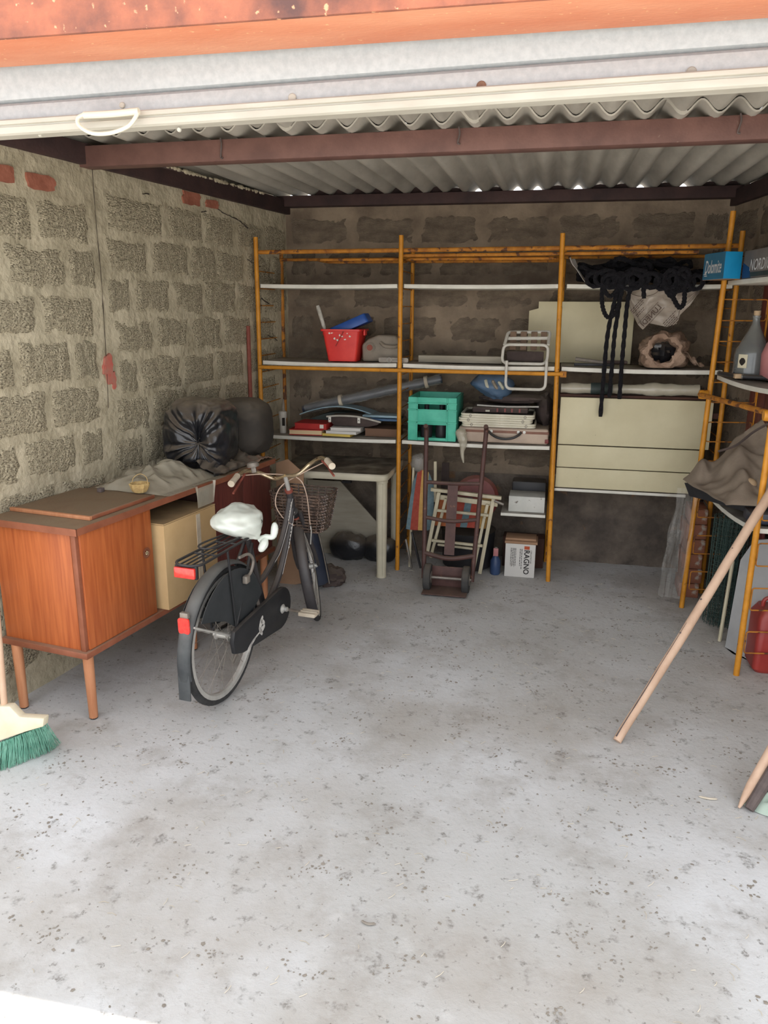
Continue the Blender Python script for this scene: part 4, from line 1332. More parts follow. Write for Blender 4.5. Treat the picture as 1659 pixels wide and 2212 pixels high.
# white carrier bag tied over the saddle
wbg = thing('carrier_bag', BM @ Vector((0.22, 0, 0.70)), 'white plastic carrier bag knotted over the bicycle saddle', 'carrier bag')
q = MB(BM)
def wb_(d):
    w = 0.108 if d.x < 0.1 else 0.108 - 0.035 * d.x
    up_ = d.z > 0
    p = Vector((0.195 + d.x * (0.135 if d.x > 0 else 0.155), 0.012 + d.y * w, 0.785 + d.z * (0.062 if up_ else 0.078)))
    if not up_:                               # gathers down to the knot on the right side
        t = min(1.0, -d.z * 1.1) ** 1.6
        p = p.lerp(Vector((0.235, -0.088, 0.702)), 0.78 * t)
    az_ = math.atan2(d.y, d.x)
    k = 0.018 * nz3(d, 1.5, 3) + 0.006 * abs(math.sin(4.5 * az_ + 3.0 * d.z + 2.0 * nz3(d, 1.3, 7))) * (1 - abs(d.z)) + 0.004 * nz3(d, 5, 2)
    return p + d * k
q.ball(wb_, 56, 36)
q.build('bag_body', 'white_bag_dusty', wbg, angle=80)
q = MB(BM)
kn = Vector((0.235, -0.10, 0.705))
q.tube(spline([kn + Vector((0, 0.03, -0.015)), kn, kn + Vector((0.01, -0.028, 0.0)), kn + Vector((0.02, -0.034, 0.03)), kn + Vector((0.03, -0.03, 0.062))], 4), [0.02, 0.014, 0.013, 0.012, 0.013, 0.012, 0.012, 0.013, 0.014, 0.015, 0.016, 0.017, 0.017, 0.017, 0.016, 0.013, 0.006], 10)
q.build('bag_ear', 'white_bag', wbg)
q = MB(BM)
q.tube(spline([kn + Vector((0, 0.0, -0.004)), kn + Vector((-0.02, 0.0, -0.03)), kn + Vector((-0.045, 0.01, -0.058))], 6), [0.012, 0.013, 0.014, 0.016, 0.018, 0.019, 0.02, 0.02, 0.019, 0.018, 0.016, 0.013, 0.005], 10)
q.build('bag_ear', 'white_bag', wbg)

# ------------------------------------------------------------------ things on the back rack
def one(mb, name, m, label, cat, group=None, **k):
    return tag(mb.build(name, m, **k), label, cat, group)
GR = None
# --- bay 1, middle shelf: red bucket with a blue tray and a brush in it
bx_, by_ = -1.255, 4.70
bu = thing('bucket', (bx_, by_, SB), 'square red plastic bucket with torn white label on the middle shelf', 'bucket')
def rrect(cx, cy, w, d, z, r, n=4):
    return rounded([(cx - w, cy - d, z), (cx + w, cy - d, z), (cx + w, cy + d, z), (cx - w, cy + d, z)], r, n, True)
def loft(mb, rings, cap0=True, cap1=True):
    n = len(rings[0])
    vs = [p for r in rings for p in r]
    fs = []
    for i in range(len(rings) - 1):
        for j in range(n):
            k = (j + 1) % n
            fs.append((i * n + j, i * n + k, (i + 1) * n + k, (i + 1) * n + j))
    if cap0: fs.append(tuple(range(n - 1, -1, -1)))
    if cap1: fs.append(tuple(range((len(rings) - 1) * n, len(rings) * n)))
    return mb.add(vs, fs)
q = MB()
loft(q, [rrect(bx_, by_, 0.088, 0.08, SB + 0.001, 0.02), rrect(bx_, by_, 0.117, 0.105, SB + 0.178, 0.025), rrect(bx_, by_, 0.128, 0.114, SB + 0.18, 0.025), rrect(bx_, by_, 0.128, 0.114, SB + 0.192, 0.025),
         rrect(bx_, by_, 0.116, 0.103, SB + 0.192, 0.025), rrect(bx_, by_, 0.087, 0.078, SB + 0.008, 0.02)], True, True)
bk_ = q.build('pail', 'red_plastic', bu, angle=40)
for s in (-1, 1):
    q = MB(); q.box((bx_ + s * 0.128 - 0.006, by_ - 0.03, SB + 0.155), (bx_ + s * 0.128 + 0.006, by_ + 0.03, SB + 0.19)); q.build('lug', 'red_plastic', bk_, bevel=0.003)
random.seed(2)
for i in range(9):
    x = bx_ - 0.07 + 0.016 * i; z = SB + 0.15 + random.uniform(-0.03, 0.02)
    yf = by_ - (0.08 + 0.025 * (z - SB) / 0.178) - 0.0012
    q = MB(); q.prism([(x + 0.007 * random.uniform(0.4, 1.2) * math.cos(a), yf, z + 0.006 * random.uniform(0.4, 1.4) * math.sin(a)) for a in [2 * PI * k / 7 for k in range(7)]], (0, 0.0012, 0)); q.build('label_scrap', 'label_white', bk_)
q = MB(); q.tube([(-1.2828, 4.5850, 1.3850), (-1.2323, 4.5820, 1.4728)], 0.0018, 5); q.build('scratch', 'maroon', bk_)
bt_ = thing('tray', (bx_ + 0.06, by_, SB + 0.15), 'blue plastic tray stuck upside down in the red bucket', 'tray')
q = MB()
Mx = frame((-1.2229, 4.7000, 1.4976), (0.92, 0, 0.39), (0, 1, 0), (-0.39, 0, 0.92))
q.M = Mx
loft(q, [rrect(0.01, 0, 0.125, 0.075, -0.02, 0.02), rrect(0.01, 0, 0.118, 0.068, 0.035, 0.02)])
q.build('tray_shell', 'blue_plastic', bt_, bevel=0.004)
pb = thing('paint_brush', (bx_ - 0.1, by_, SB + 0.1), 'paint-smeared white brush handle sticking out of the red bucket', 'brush')
q = MB(); p0, p1 = Vector((-1.4154, 4.6600, 1.6222)), Vector((-1.3761, 4.6600, 1.4967)); q.tube([p0, p0.lerp(p1, 0.15), p0.lerp(p1, 0.9), p1 + (p1 - p0) * 0.25], [0.010, 0.0125, 0.0115, 0.008], 10); q.build('handle', 'brush_white', pb)
q = MB(); q.tube([p1, p1 + Vector((0.02, 0.005, -0.06))], [0.009, 0.012], 8); q.build('ferrule', 'stick_dark', pb)

# grey canister
cn = thing('canister', (-1.0, 4.76, SB), 'dusty grey plastic canister with reddish cap lying behind the red bucket', 'canister')
q = MB()
prof = [(-1.135, SB + 0.001), (-0.912, SB + 0.001), (-0.905, SB + 0.02), (-0.908, SB + 0.13), (-0.93, SB + 0.158), (-1.04, SB + 0.160), (-1.10, SB + 0.135), (-1.14, SB + 0.10)]
q.prism([(x, 4.66, z) for x, z in prof], (0, 0.20, 0)); cb_ = q.build('body', 'canister', cn, bevel=0.014, segs=3)
q = MB(); q.lathe([(0.030, 0), (0.030, 0.006), (0.024, 0.008), (0.024, 0.016)], (-1.085, 4.66, SB + 0.085), (0, -1, 0), 20); q.build('spout_ring', 'canister', cn)
q = MB(); q.lathe([(0.018, 0), (0.018, 0.006)], (-1.085, 4.644, SB + 0.085), (0, -1, 0), 16); q.build('cap', 'rusty_red', cn)
q = MB(); q.tube(spline([(-1.02, 4.658, SB + 0.115), (-0.99, 4.642, SB + 0.095), (-0.93, 4.642, SB + 0.092), (-0.915, 4.658, SB + 0.10)], 5), 0.011, 8); q.build('grip', 'canister', cn)
lv = thing('spirit_level', (-0.92, 4.61, SB), 'small metal tool with round eye lying at the shelf edge', 'tool')
q = MB(); q.prism(rounded([(-1.02, 4.60, SB + 0.002), (-0.84, 4.60, SB + 0.002), (-0.84, 4.60, SB + 0.030), (-1.02, 4.60, SB + 0.030)], 0.01, 3, True), (0, 0.008, 0)); q.build('bar', 'steel_dull', lv)
q = MB(); q.tube([(-0.955 + 0.013 * math.cos(a), 4.596, SB + 0.016 + 0.013 * math.sin(a)) for a in [2 * PI * k / 14 for k in range(14)]], 0.003, 6, closed=True); q.tube([(-0.94, 4.596, SB + 0.016), (-0.87, 4.596, SB + 0.018)], 0.0022, 5); q.build('eye', 'steel', lv)

# --- bay 1, lower shelf
tb_ = thing('sealant_tube', (-1.657, 4.66, SC), 'upright white sealant tube with nozzle at the left end of the lower shelf', 'tube')
q = MB(); q.lathe([(0.022, 0.001), (0.022, 0.09), (0.026, 0.10), (0.026, 0.135), (0.02, 0.14)], (-1.657, 4.66, SC), (0, 0, 1), 18); q.build('cartridge', 'tube_white', tb_)
q = MB(); q.lathe([(0.014, 0.14), (0.010, 0.15), (0.009, 0.18), (0.004, 0.215)], (-1.655, 4.66, SC), (0.02, 0, 1), 12); q.build('nozzle', 'canister', tb_)
q = MB(); q.box((-1.652, 4.632, SC + 0.05), (-1.636, 4.640, SC + 0.10)); q.build('label_patch', 'ink', tb_)
def book(name, lo, hi, cover, pages, label, rot=0, spine_left=False, grp='books on the lower shelf'):
    t = thing(name, ((lo[0] + hi[0]) / 2, (lo[1] + hi[1]) / 2, lo[2]), label, 'book', grp)
    R_ = rz(rot); c = (Vector(lo) + Vector(hi)) / 2
    th = (hi[2] - lo[2]) * 0.13
    q = MB(); q.box((lo[0], lo[1], lo[2]), (hi[0], hi[1], lo[2] + th), R_, c); q.box((lo[0], lo[1], hi[2] - th), (hi[0], hi[1], hi[2]), R_, c); q.box((lo[0], hi[1] - 0.004, lo[2]), (hi[0], hi[1], hi[2]), R_, c)
    q.build('cover', cover, t)
    q = MB(); q.box((lo[0] + 0.003, lo[1] + 0.002, lo[2] + th), (hi[0] - 0.003, hi[1] - 0.004, hi[2] - th), R_, c); q.build('pages', pages, t)
    return t
book('book', (-1.60, 4.60, SC + 0.001), (-1.385, 4.80, SC + 0.036), 'book_red', 'paper_edge', 'thick red book with cream page edges at the bottom of the left pile', 2)
bkt = book('book', (-1.565, 4.62, SC + 0.037), (-1.352, 4.80, SC + 0.073), 'book_red', 'book_red', 'red covered book with small white sticker lying on another red book', -2)
q = MB(); q.box((-1.40, 4.6165, SC + 0.045), (-1.375, 4.6185, SC + 0.068)); q.build('sticker', 'label_white', bkt)
book('book', (-1.375, 4.60, SC + 0.001), (-1.185, 4.82, SC + 0.016), 'book_yellow', 'book_yellow', 'thin yellow book at the bottom of the right pile', -5)
book('book', (-1.352, 4.60, SC + 0.017), (-1.15, 4.82, SC + 0.034), 'paper_white', 'paper_white', 'white paperback on top of the thin yellow book', -4)
book('book', (-1.335, 4.61, SC + 0.035), (-1.14, 4.84, SC + 0.055), 'paper_white', 'paper_white', 'white ring binder folder lying below the grey plastic satchel', 3)
book('book', (-1.12, 4.66, SC + 0.001), (-0.915, 4.86, SC + 0.05), 'book_brown', 'book_brown', 'brown album lying flat beside the yellow rack post', 0)
# satchel with white trim resting on the books
sa = thing('satchel', (-1.2, 4.74, SC + 0.057), 'flat grey-brown plastic satchel with white rim and two tabs', 'satchel')
q = MB()
prof = [(-1.355, SC + 0.118), (-1.30, SC + 0.122), (-1.18, SC + 0.120), (-1.10, SC + 0.108), (-1.02, SC + 0.092), (-1.04, SC + 0.072), (-1.10, SC + 0.058), (-1.32, SC + 0.058), (-1.345, SC + 0.09)]
q.prism([(x, 4.66, z) for x, z in prof], (0, 0.19, 0)); q.build('pouch', 'dark_cloth', sa, bevel=0.006)
q = MB(); q.tube(spline([(-1.365, 4.652, SC + 0.116), (-1.28, 4.652, SC + 0.124), (-1.17, 4.652, SC + 0.122), (-1.09, 4.652, SC + 0.108), (-1.015, 4.652, SC + 0.092)], 5), 0.006, 8); q.build('rim', 'tube_white', sa)
for x in (-1.343, -1.155):
    q = MB(); q.box((x - 0.009, 4.645, SC + 0.082), (x + 0.009, 4.652, SC + 0.116)); tb2 = q.build('tab', 'label_white', sa, bevel=0.002)
    q = MB(); q.lathe([(0.003, 0), (0.003, 0.002)], (x, 4.645, SC + 0.1), (0, -1, 0), 8); q.build('stud', 'ink', tb2)
# glass-edged panels and blue folders behind
q = MB(); q.grid(lambda u, v: Vector((-1.585 + 0.50 * u, 4.78 + 0.15 * v, SC + 0.075 + 0.092 * math.sin(PI * (0.12 + 0.72 * u)) + 0.0 * v)), 20, 4)
one(q, 'curved_panel', 'glass_edge', 'pale blue curved plastic panel arching over the books', 'panel', solid=0.006)
q = MB(); q.grid(lambda u, v: Vector((-1.56 + 0.45 * u, 4.80 + 0.12 * v, SC + 0.012 + 0.12 * math.sin(PI * (0.12 + 0.72 * u)) * 0.95)), 20, 3)
one(q, 'dark_bundle', 'dark_green', 'dark green folded cloth under the curved blue panel', 'cloth', solid=0.05)
for i in range(2):
    q = MB(); q.box((-1.17 + 0.02 * i, 4.70 + 0.02 * i, SC + 0.058 + i * 0.018 + 0.035), (-0.915, 4.88, SC + 0.072 + i * 0.018 + 0.035))
    one(q, 'folder', 'blue_folder' if i == 0 else 'glass_edge', ['dark blue folder lying between satchel and rack post', 'pale blue folder on top of the dark blue folder'][i], 'folder', bevel=0.002)
# long roll wrapped in plastic, leaning diagonally across bays one and two
ro = thing('wrapped_roll', (-1.1311, 4.8600, 1.0786), 'long dark roll wrapped in clear plastic film lying diagonally above the lower shelf', 'roll')
p0, p1 = Vector((-1.5849, 4.8600, 0.9625)), Vector((-0.6745, 4.9000, 1.1808))
q = MB(); n = 40
q.tube([p0.lerp(p1, i / n) + Vector((0, 0, 0.003 * nz3((i, 0, 0), 0.7, 1))) for i in range(n + 1)], [0.026 + 0.005 * nz3((i, 3, 0), 0.6, 2) for i in range(n + 1)], 14); q.build('roll', 'navy', ro)
q = MB(); q.tube([p0.lerp(p1, 0.02 + i / n * 0.97) for i in range(n + 1)], [0.034 + 0.007 * nz3((i, 7, 0), 0.9, 2) for i in range(n + 1)], 16); q.build('film', 'clear_film', ro)
for t in (0.27, 0.88):
    q = MB(); q.tube([p0.lerp(p1, t), p0.lerp(p1, t + 0.022)], 0.041, 16); q.build('tape', 'grip_white', ro)

# --- bay 2, middle shelf
q = MB(); q.box((-0.795, 4.70, SB + 0.001), (-0.292, 4.80, SB + 0.042)); one(q, 'plank', 'grey_plank', 'short grey plank lying on the middle shelf behind the folded chair', 'plank', bevel=0.002)
ch = thing('folding_chair', (-0.16, 4.66, SB), 'small folded white tubular camping chair with brown straps on the middle shelf', 'chair')
def loop(pts, r, name, m, par, rr=0.03, cl=True):
    q = MB(); q.tube(rounded(pts, rr, 4, cl), r, 9, closed=cl); return q.build(name, m, par)
loop([(-0.285, 4.585, SB + 0.012), (-0.03, 4.585, SB + 0.012), (-0.025, 4.60, SB + 0.118), (-0.28, 4.60, SB + 0.118)], 0.0085, 'front_loop', 'chair_white', ch, 0.035)
loop([(-0.275, 4.60, SB + 0.115), (-0.262, 4.68, SB + 0.185), (-0.02, 4.68, SB + 0.19), (-0.028, 4.60, SB + 0.12)], 0.009, 'seat_frame', 'chair_white', ch, 0.02, False)
loop([(-0.27, 4.66, SB + 0.15), (-0.03, 4.66, SB + 0.155)], 0.011, 'cross_bar', 'chair_white', ch, 0.0, False)
for x in (-0.23, -0.17, -0.11, -0.055):
    q = MB(); q.box((x - 0.018, 4.655, SB + 0.085), (x + 0.018, 4.672, SB + 0.19)); q.build('strap', 'strap_brown', ch, bevel=0.003)
q = MB(); q.box((-0.262, 4.625, SB + 0.02), (-0.05, 4.64, SB + 0.08)); q.build('armrest', 'dark_cloth', ch, bevel=0.005)
loop([(-0.255, 4.545, SB + 0.03), (-0.255, 4.545, SB - 0.13), (-0.03, 4.545, SB - 0.13), (-0.03, 4.545, SB + 0.03)], 0.0085, 'hanging_loop', 'chair_white', ch, 0.035, False)

# --- bay 2, lower shelf: teal bottle crate, suitcase with white folding tables on it
cr = thing('bottle_crate', (-0.685, 4.72, SC), 'teal plastic bottle crate with slotted end on the lower shelf', 'crate')
def cbox(lo, hi, name, par, bev=0.002):
    q = MB(); q.box(lo, hi); return q.build(name, 'teal', par, bevel=bev)
cx0, cx1, cy0, cy1, cz0, cz1 = -0.832, -0.540, 4.585, 4.94, SC + 0.001, SC + 0.262
for lo, hi in (((cx0, cy0, cz0), (cx0 + 0.055, cy0 + 0.014, cz1)), ((cx1 - 0.055, cy0, cz0), (cx1, cy0 + 0.014, cz1)),
               ((cx0 + 0.055, cy0, cz1 - 0.036), (cx1 - 0.055, cy0 + 0.014, cz1)), ((cx0 + 0.055, cy0, cz1 - 0.165), (cx1 - 0.055, cy0 + 0.014, cz1 - 0.075)), ((cx0 + 0.055, cy0, cz0), (cx1 - 0.055, cy0 + 0.014, cz0 + 0.018))):
    cbox(lo, hi, 'end_panel', cr)
for z in (cz1 - 0.036, cz1 - 0.075, cz1 - 0.150):
    cbox((cx0 - 0.003, cy0 - 0.006, z - 0.004), (cx1 + 0.003, cy0, z + 0.004), 'rib', cr, 0.001)
for x in (cx0 + 0.055, cx1 - 0.055):
    cbox((x - 0.004, cy0 - 0.006, cz0), (x + 0.004, cy0, cz1), 'rib', cr, 0.001)
cbox((cx0, cy0 + 0.014, cz0), (cx0 + 0.012, cy1, cz1), 'side_panel', cr)
cbox((cx1 - 0.012, cy0 + 0.014, cz0), (cx1, cy1, cz1), 'side_panel', cr)
cbox((cx0 + 0.012, cy1 - 0.012, cz0), (cx1 - 0.012, cy1, cz1), 'back_panel', cr)
cbox((cx0 + 0.012, cy0 + 0.014, cz0), (cx1 - 0.012, cy1 - 0.012, cz0 + 0.012), 'base', cr)
for i, (x, y) in enumerate(((-0.73, 4.66), (-0.64, 4.67), (-0.75, 4.78), (-0.65, 4.79))):
    q = MB(); q.lathe([(0.034, 0.013), (0.036, 0.02), (0.036, 0.12), (0.014, 0.17), (0.014, 0.2), (0.016, 0.21)], (x, y, SC), (0, 0, 1), 16)
    one(q, 'bottle', 'black_plastic', 'dark glass bottle standing %s inside the teal crate' % ('front left', 'front right', 'at the back left', 'at the back right')[i], 'bottle', 'bottles in the teal crate')
sc_ = thing('suitcase', (-0.25, 4.72, SC), 'flat beige suitcase with brown bands and black handle on the lower shelf', 'suitcase')
q = MB(); q.box((-0.525, 4.60, SC + 0.001), (0.005, 4.93, SC + 0.095)); su = q.build('shell', 'suitcase', sc_, bevel=0.014, segs=3)
q = MB(); q.box((-0.527, 4.598, SC + 0.062), (0.007, 4.932, SC + 0.078)); q.build('band', 'suitcase_band', sc_, bevel=0.003)
q = MB(); q.box((-0.015, 4.597, SC + 0.01), (0.008, 4.615, SC + 0.035)); q.build('corner_cap', 'maroon', sc_, bevel=0.004)
q = MB(); q.tube(spline([(-0.345, 4.594, SC + 0.070), (-0.325, 4.578, SC + 0.056), (-0.29, 4.566, SC + 0.040), (-0.245, 4.562, SC + 0.034), (-0.20, 4.566, SC + 0.041), (-0.17, 4.578, SC + 0.056), (-0.155, 4.594, SC + 0.070)], 4), 0.008, 8); hd_ = q.build('handle', 'black_plastic', sc_)
for x in (-0.347, -0.153):
    for dx in (-0.017, 0.017):
        q = MB(); q.lathe([(0.009, 0), (0.009, 0.003), (0.004, 0.0035)], (x + dx, 4.598, SC + 0.072), (0, -1, 0), 12); q.build('rivet', 'steel', hd_)
q = MB(); q.tube(spline([(-0.50, 4.575, SC + 0.085), (-0.505, 4.567, SC + 0.05), (-0.49, 4.56, SC + 0.0), (-0.495, 4.562, SC - 0.06), (-0.485, 4.56, SC - 0.12)], 5), [0.02, 0.024, 0.03, 0.034, 0.036, 0.034, 0.03, 0.028, 0.03, 0.028, 0.024, 0.022, 0.02, 0.016, 0.013, 0.012, 0.011, 0.01, 0.008, 0.006, 0.004], 10)
one(q, 'plastic_strip', 'clear_poly', 'wisp of clear plastic hanging off the shelf beside the suitcase', 'plastic sheet')
for i in range(3):
    z0 = SC + 0.097 + i * 0.0265
    dx = (0.008, -0.012, 0.0)[i]
    t = thing('folding_table', (-0.29, 4.75, z0), ['cream folding tray frame lowest in the stack on the suitcase', 'cream folding tray frame in the middle of the stack on the suitcase', 'cream folding tray frame topmost in the stack on the suitcase'][i], 'tray', 'stacked tray frames')
    for k in range(2):
        q = MB(); z = z0 + 0.0065 + k * 0.0132
        q.tube(rounded([(-0.51 + dx, 4.585, z), (-0.085 + dx, 4.585, z), (-0.085 + dx, 4.90, z), (-0.51 + dx, 4.90, z)], 0.03, 4, True), 0.0065, 8, closed=True); q.build('rim', 'ivory', t)
    q = MB(); q.box((-0.505 + dx, 4.59, z0 + 0.004), (-0.09 + dx, 4.895, z0 + 0.012)); q.build('tray_top', 'dark_cloth', t)
    for x in (-0.455, -0.135):
        q = MB(); q.tube([(x + dx + 0.006 * math.cos(a), 4.577, z0 + 0.013 + 0.008 * math.sin(a)) for a in [2 * PI * k / 10 for k in range(10)]], 0.0016, 5, closed=True); q.build('catch', 'steel_dull', t)
zt_ = SC + 0.178
pt = thing('plaid_cushion', (-0.25, 4.75, zt_), 'dark tartan cushion with red stripes on top of the cream tray frames', 'cushion')
q = MB(); q.box((-0.45, 4.61, zt_), (-0.12, 4.90, zt_ + 0.035)); pc_ = q.build('pad', 'dark_cloth', pt, bevel=0.012, segs=3)
for x in (-0.30, -0.255, -0.215, -0.17):
    q = MB(); q.box((x - 0.005, 4.6085, zt_ + 0.008), (x + 0.005, 4.611, zt_ + 0.03)); q.build('stripe', 'maroon', pc_)
q = MB(); q.box((-0.37, 4.6085, zt_ + 0.008), (-0.345, 4.611, zt_ + 0.018)); q.build('label', 'print_cream', pc_)
q = MB(); q.tube(spline([(-0.42, 4.60, zt_ + 0.046), (-0.25, 4.598, zt_ + 0.042), (-0.06, 4.60, zt_ + 0.047)], 6), 0.005, 8); one(q, 'metal_rod', 'steel', 'thin shiny metal rod lying on the tartan cushion', 'rod')
q = MB(); c = Vector((-0.22, 4.78, zt_ + 0.075)); q.ball(lambda d: c + Vector((d.x * 0.2, d.y * 0.10, d.z * 0.033)) * (1 + 0.15 * nz3(d, 3, 5)), 30, 18); one(q, 'dark_blanket', 'dark_cloth', 'folded dark blanket lying on the tartan cushion', 'blanket')
bb = thing('blue_bag', (-0.345, 4.70, zt_ + 0.10), 'crumpled blue plastic bag with pale print on the dark blanket', 'bag')
c = Vector((-0.345, 4.72, zt_ + 0.155))
def bbf(d):
    p = Vector((d.x * 0.128, d.y * 0.085, d.z * (0.072 if d.z > 0 else 0.085)))
    if d.z < 0: p.x += 0.10 * (-d.z) * (0.6); p.x *= (1 - 0.35 * -d.z)
    return c + p * (1 + 0.13 * nz3(d, 2.3, 4) + 0.06 * nz3(d, 6, 1))
q = MB(); q.ball(bbf, 44, 30); q.build('bag_body', 'blue_bag', bb, angle=50)
for i, (a, b) in enumerate(((-0.35, 0.25), (0.05, 0.05), (0.4, -0.15))):
    q = MB()
    pts = []
    for k in range(9):
        t = k / 8
        d = Vector((a + 0.32 * t * 0.6 - 0.0, -1.0, 0.55 - 0.75 * t + b * 0.4)).normalized()
        pts.append(bbf(d) + d * 0.001)
    q.tube(pts, [0.004] + [0.010] * 7 + [0.004], 6); q.build('print', 'print_cream' if i != 1 else 'canister', bb)
# dark rucksack straps to the right
q = MB(); c3 = Vector((-0.03, 4.80, SC + 0.19)); q.ball(lambda d: c3 + Vector((d.x * 0.05, d.y * 0.1, d.z * 0.1)) * (1 + 0.3 * nz3(d, 2, 6)), 20, 14); one(q, 'cloth_bag', 'dark_cloth', 'limp dark cloth bag squeezed beside the yellow post', 'bag')

# --- bay 2, small shelf and floor below it
tn = thing('tin_box', (-0.09, 4.70, SD), 'paint-stained white metal tin on the small low shelf', 'tin')
q = MB(); q.box((-0.208, 4.61, SD + 0.001), (0.008, 4.78, SD + 0.098)); q.build('case', 'tin_white', tn, bevel=0.004)
q = MB(); q.box((-0.20, 4.80, SD + 0.001), (0.01, 4.93, SD + 0.15)); one(q, 'black_case', 'black_plastic', 'small black case standing behind the white tin', 'case', bevel=0.01)
rg = thing('tile_box', (-0.125, 4.66, 0), 'white carton with vertical black lettering standing below the low shelf', 'box')
q = MB(); q.box((-0.213, 4.60, 0.001), (-0.03, 4.74, 0.215)); rb_ = q.build('carton', 'paper_white', rg, bevel=0.003)
q = MB(); q.box((-0.218, 4.598, 0.2155), (-0.02, 4.745, 0.232)); q.build('lid', 'box_bottom', rg, bevel=0.002)
q = MB(); q.box((-0.215, 4.62, 0.2325), (-0.03, 4.74, 0.245)); one(q, 'tile', 'box_bottom', 'loose pinkish tile lying on the white lettered carton', 'tile', bevel=0.001)
text(rb_, 'RAGNO', (-0.098, 4.599, 0.178), (0, 0, -1), (1, 0, 0), 0.034, 'ragno_print', 'brand_print', width=0.155, bold=0.02)
text(rb_, 'CERAMICHE', (-0.060, 4.599, 0.180), (0, 0, -1), (1, 0, 0), 0.008, 'ragno_print', 'small_print', width=0.085)
random.seed(6)
def print_lines(par, x, zs_, w, m='ragno_print'):
    """a line of print too small to read, as broken dashes running down the carton"""
    q = MB()
    z = zs_[0]
    while z > zs_[1]:
        L_ = random.uniform(0.006, 0.02)
        q.box((x - w / 2, 4.5988, max(z - L_, zs_[1])), (x + w / 2, 4.5998, z))
        z -= L_ + 0.0035
    q.build('small_print', m, par)
for k in range(2): print_lines(rb_, -0.112 - k * 0.010, (0.185, 0.055 + 0.02 * k), 0.0035)
for k in range(7): print_lines(rb_, -0.148 - k * 0.0052, (0.188, 0.075 - 0.004 * (k % 3)), 0.0022)
q = MB(); q.box((-0.098, 4.5985, 0.183), (-0.066, 4.600, 0.204)); q.build('logo_patch', 'ragno_orange', rb_)
bo = thing('spray_bottle', (-0.265, 4.64, 0), 'small blue plastic bottle with pink label beside the white lettered carton', 'bottle')
q = MB(); q.lathe([(0.028, 0.001), (0.032, 0.01), (0.032, 0.09), (0.015, 0.12), (0.013, 0.135)], (-0.272, 4.63, 0), (0, 0, 1), 18); q.build('flask', 'blue_bottle', bo)
q = MB(); q.lathe([(0.015, 0.135), (0.015, 0.16), (0.008, 0.175)], (-0.272, 4.63, 0), (0, 0, 1), 14); q.build('cap', 'tube_white', bo)
q = MB(); q.box((-0.285, 4.59, 0.13), (-0.255, 4.600, 0.18)); q.build('hang_tag', 'pink_plastic', bo, bevel=0.001)
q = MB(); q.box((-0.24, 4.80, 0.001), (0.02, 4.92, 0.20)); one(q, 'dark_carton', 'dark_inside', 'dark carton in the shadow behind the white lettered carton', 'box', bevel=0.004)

# --- hand truck in front of bay 2
tk = thing('hand_truck', (-0.53, 4.30, 0), 'rusty brown two-wheeled hand truck leaning before the middle bay', 'hand truck')
zt0 = 0.03
L0, L1 = Vector((-0.672, 4.30, 0.055)), Vector((-0.700, 4.47, 0.905))
R0, R1 = Vector((-0.385, 4.30, 0.055)), Vector((-0.350, 4.47, 0.915))
for a, b in ((L0, L1), (R0, R1)):
    q = MB(); q.tube(spline([a, a.lerp(b, 0.4), a.lerp(b, 0.8), b, b + Vector((0, -0.03, 0.04))], 4), 0.0135, 12); q.build('side_tube', 'truck_paint', tk)
def cross(t, bow, r=0.0115):
    a, b = L0.lerp(L1, t), R0.lerp(R1, t)
    m_ = (a + b) / 2 + Vector((0, -bow * 0.6, -bow))
    q = MB(); q.tube(spline([a, m_, b], 6), r, 10); q.build('cross_tube', 'truck_paint', tk)
cross(0.66, 0.004); cross(0.42, 0.016); cross(0.175, 0.022, 0.014)
a, b = (L0 + R0) / 2, (L1 + R1) / 2
q = MB(); w_ = Vector((0.03, 0, 0)); p_, r_ = a.lerp(b, 0.17), a.lerp(b, 0.66); q.prism([p_ - w_, p_ + w_, r_ + w_, r_ - w_], (0, 0.004, 0)); q.build('back_strap', 'truck_paint', tk)
q = MB(); q.box((-0.66, 4.14, 0.012), (-0.40, 4.30, 0.018)); q.box((-0.66, 4.29, 0.012), (-0.40, 4.298, 0.14)); q.build('toe_plate', 'truck_paint', tk, bevel=0.002)
for x in (-0.64, -0.415):
    q = MB(); q.lathe([(0.075, -0.02), (0.080, -0.014), (0.080, 0.014), (0.075, 0.02)], (x, 4.255, 0.081), (1, 0, 0), 28); wh = q.build('wheel', 'rubber', tk)
    q = MB(); q.lathe([(0.035, -0.022), (0.035, 0.022)], (x, 4.255, 0.081), (1, 0, 0), 16); q.build('wheel_disc', 'steel_dull', wh)
q = MB(); q.tube([(-0.67, 4.255, 0.081), (-0.385, 4.255, 0.081)], 0.009, 8); q.build('axle', 'steel_dull', tk)

# --- folding deck chairs behind the truck
dc = thing('deck_chair', (-0.47, 4.62, 0), 'cream wooden folded deck chair with striped cloth behind the hand truck', 'deck chair')
def slat(p, r, w, par, name='slat', m='deck_wood', t=0.018):
    p, r = Vector(p), Vector(r)
    d = (r - p).normalized(); s_ = Vector((0, 1, 0)); c_ = d.cross(s_).normalized()
    q = MB(); h = w / 2
    q.prism([p - c_ * h, p + c_ * h, r + c_ * h, r - c_ * h], s_ * t); return q.build(name, m, par, bevel=0.003)
YD = 4.50
slat((-0.6213, 4.5000, 0.5352), (-0.6862, 4.5000, 0.1315), 0.022, dc, 'side_rail')
slat((-0.5781, 4.5000, 0.4974), (-0.6627, 4.5000, 0.1183), 0.018, dc, 'side_rail')
slat((-0.2927, 4.5000, 0.5140), (-0.3569, 4.5000, 0.0370), 0.022, dc, 'side_rail')
slat((-0.3269, 4.5000, 0.4779), (-0.3427, 4.5000, 0.3908), 0.018, dc, 'side_rail')
slat((-0.3318, 4.5300, 0.4702), (-0.3997, 4.5300, 0.0384), 0.018, dc, 'side_rail')
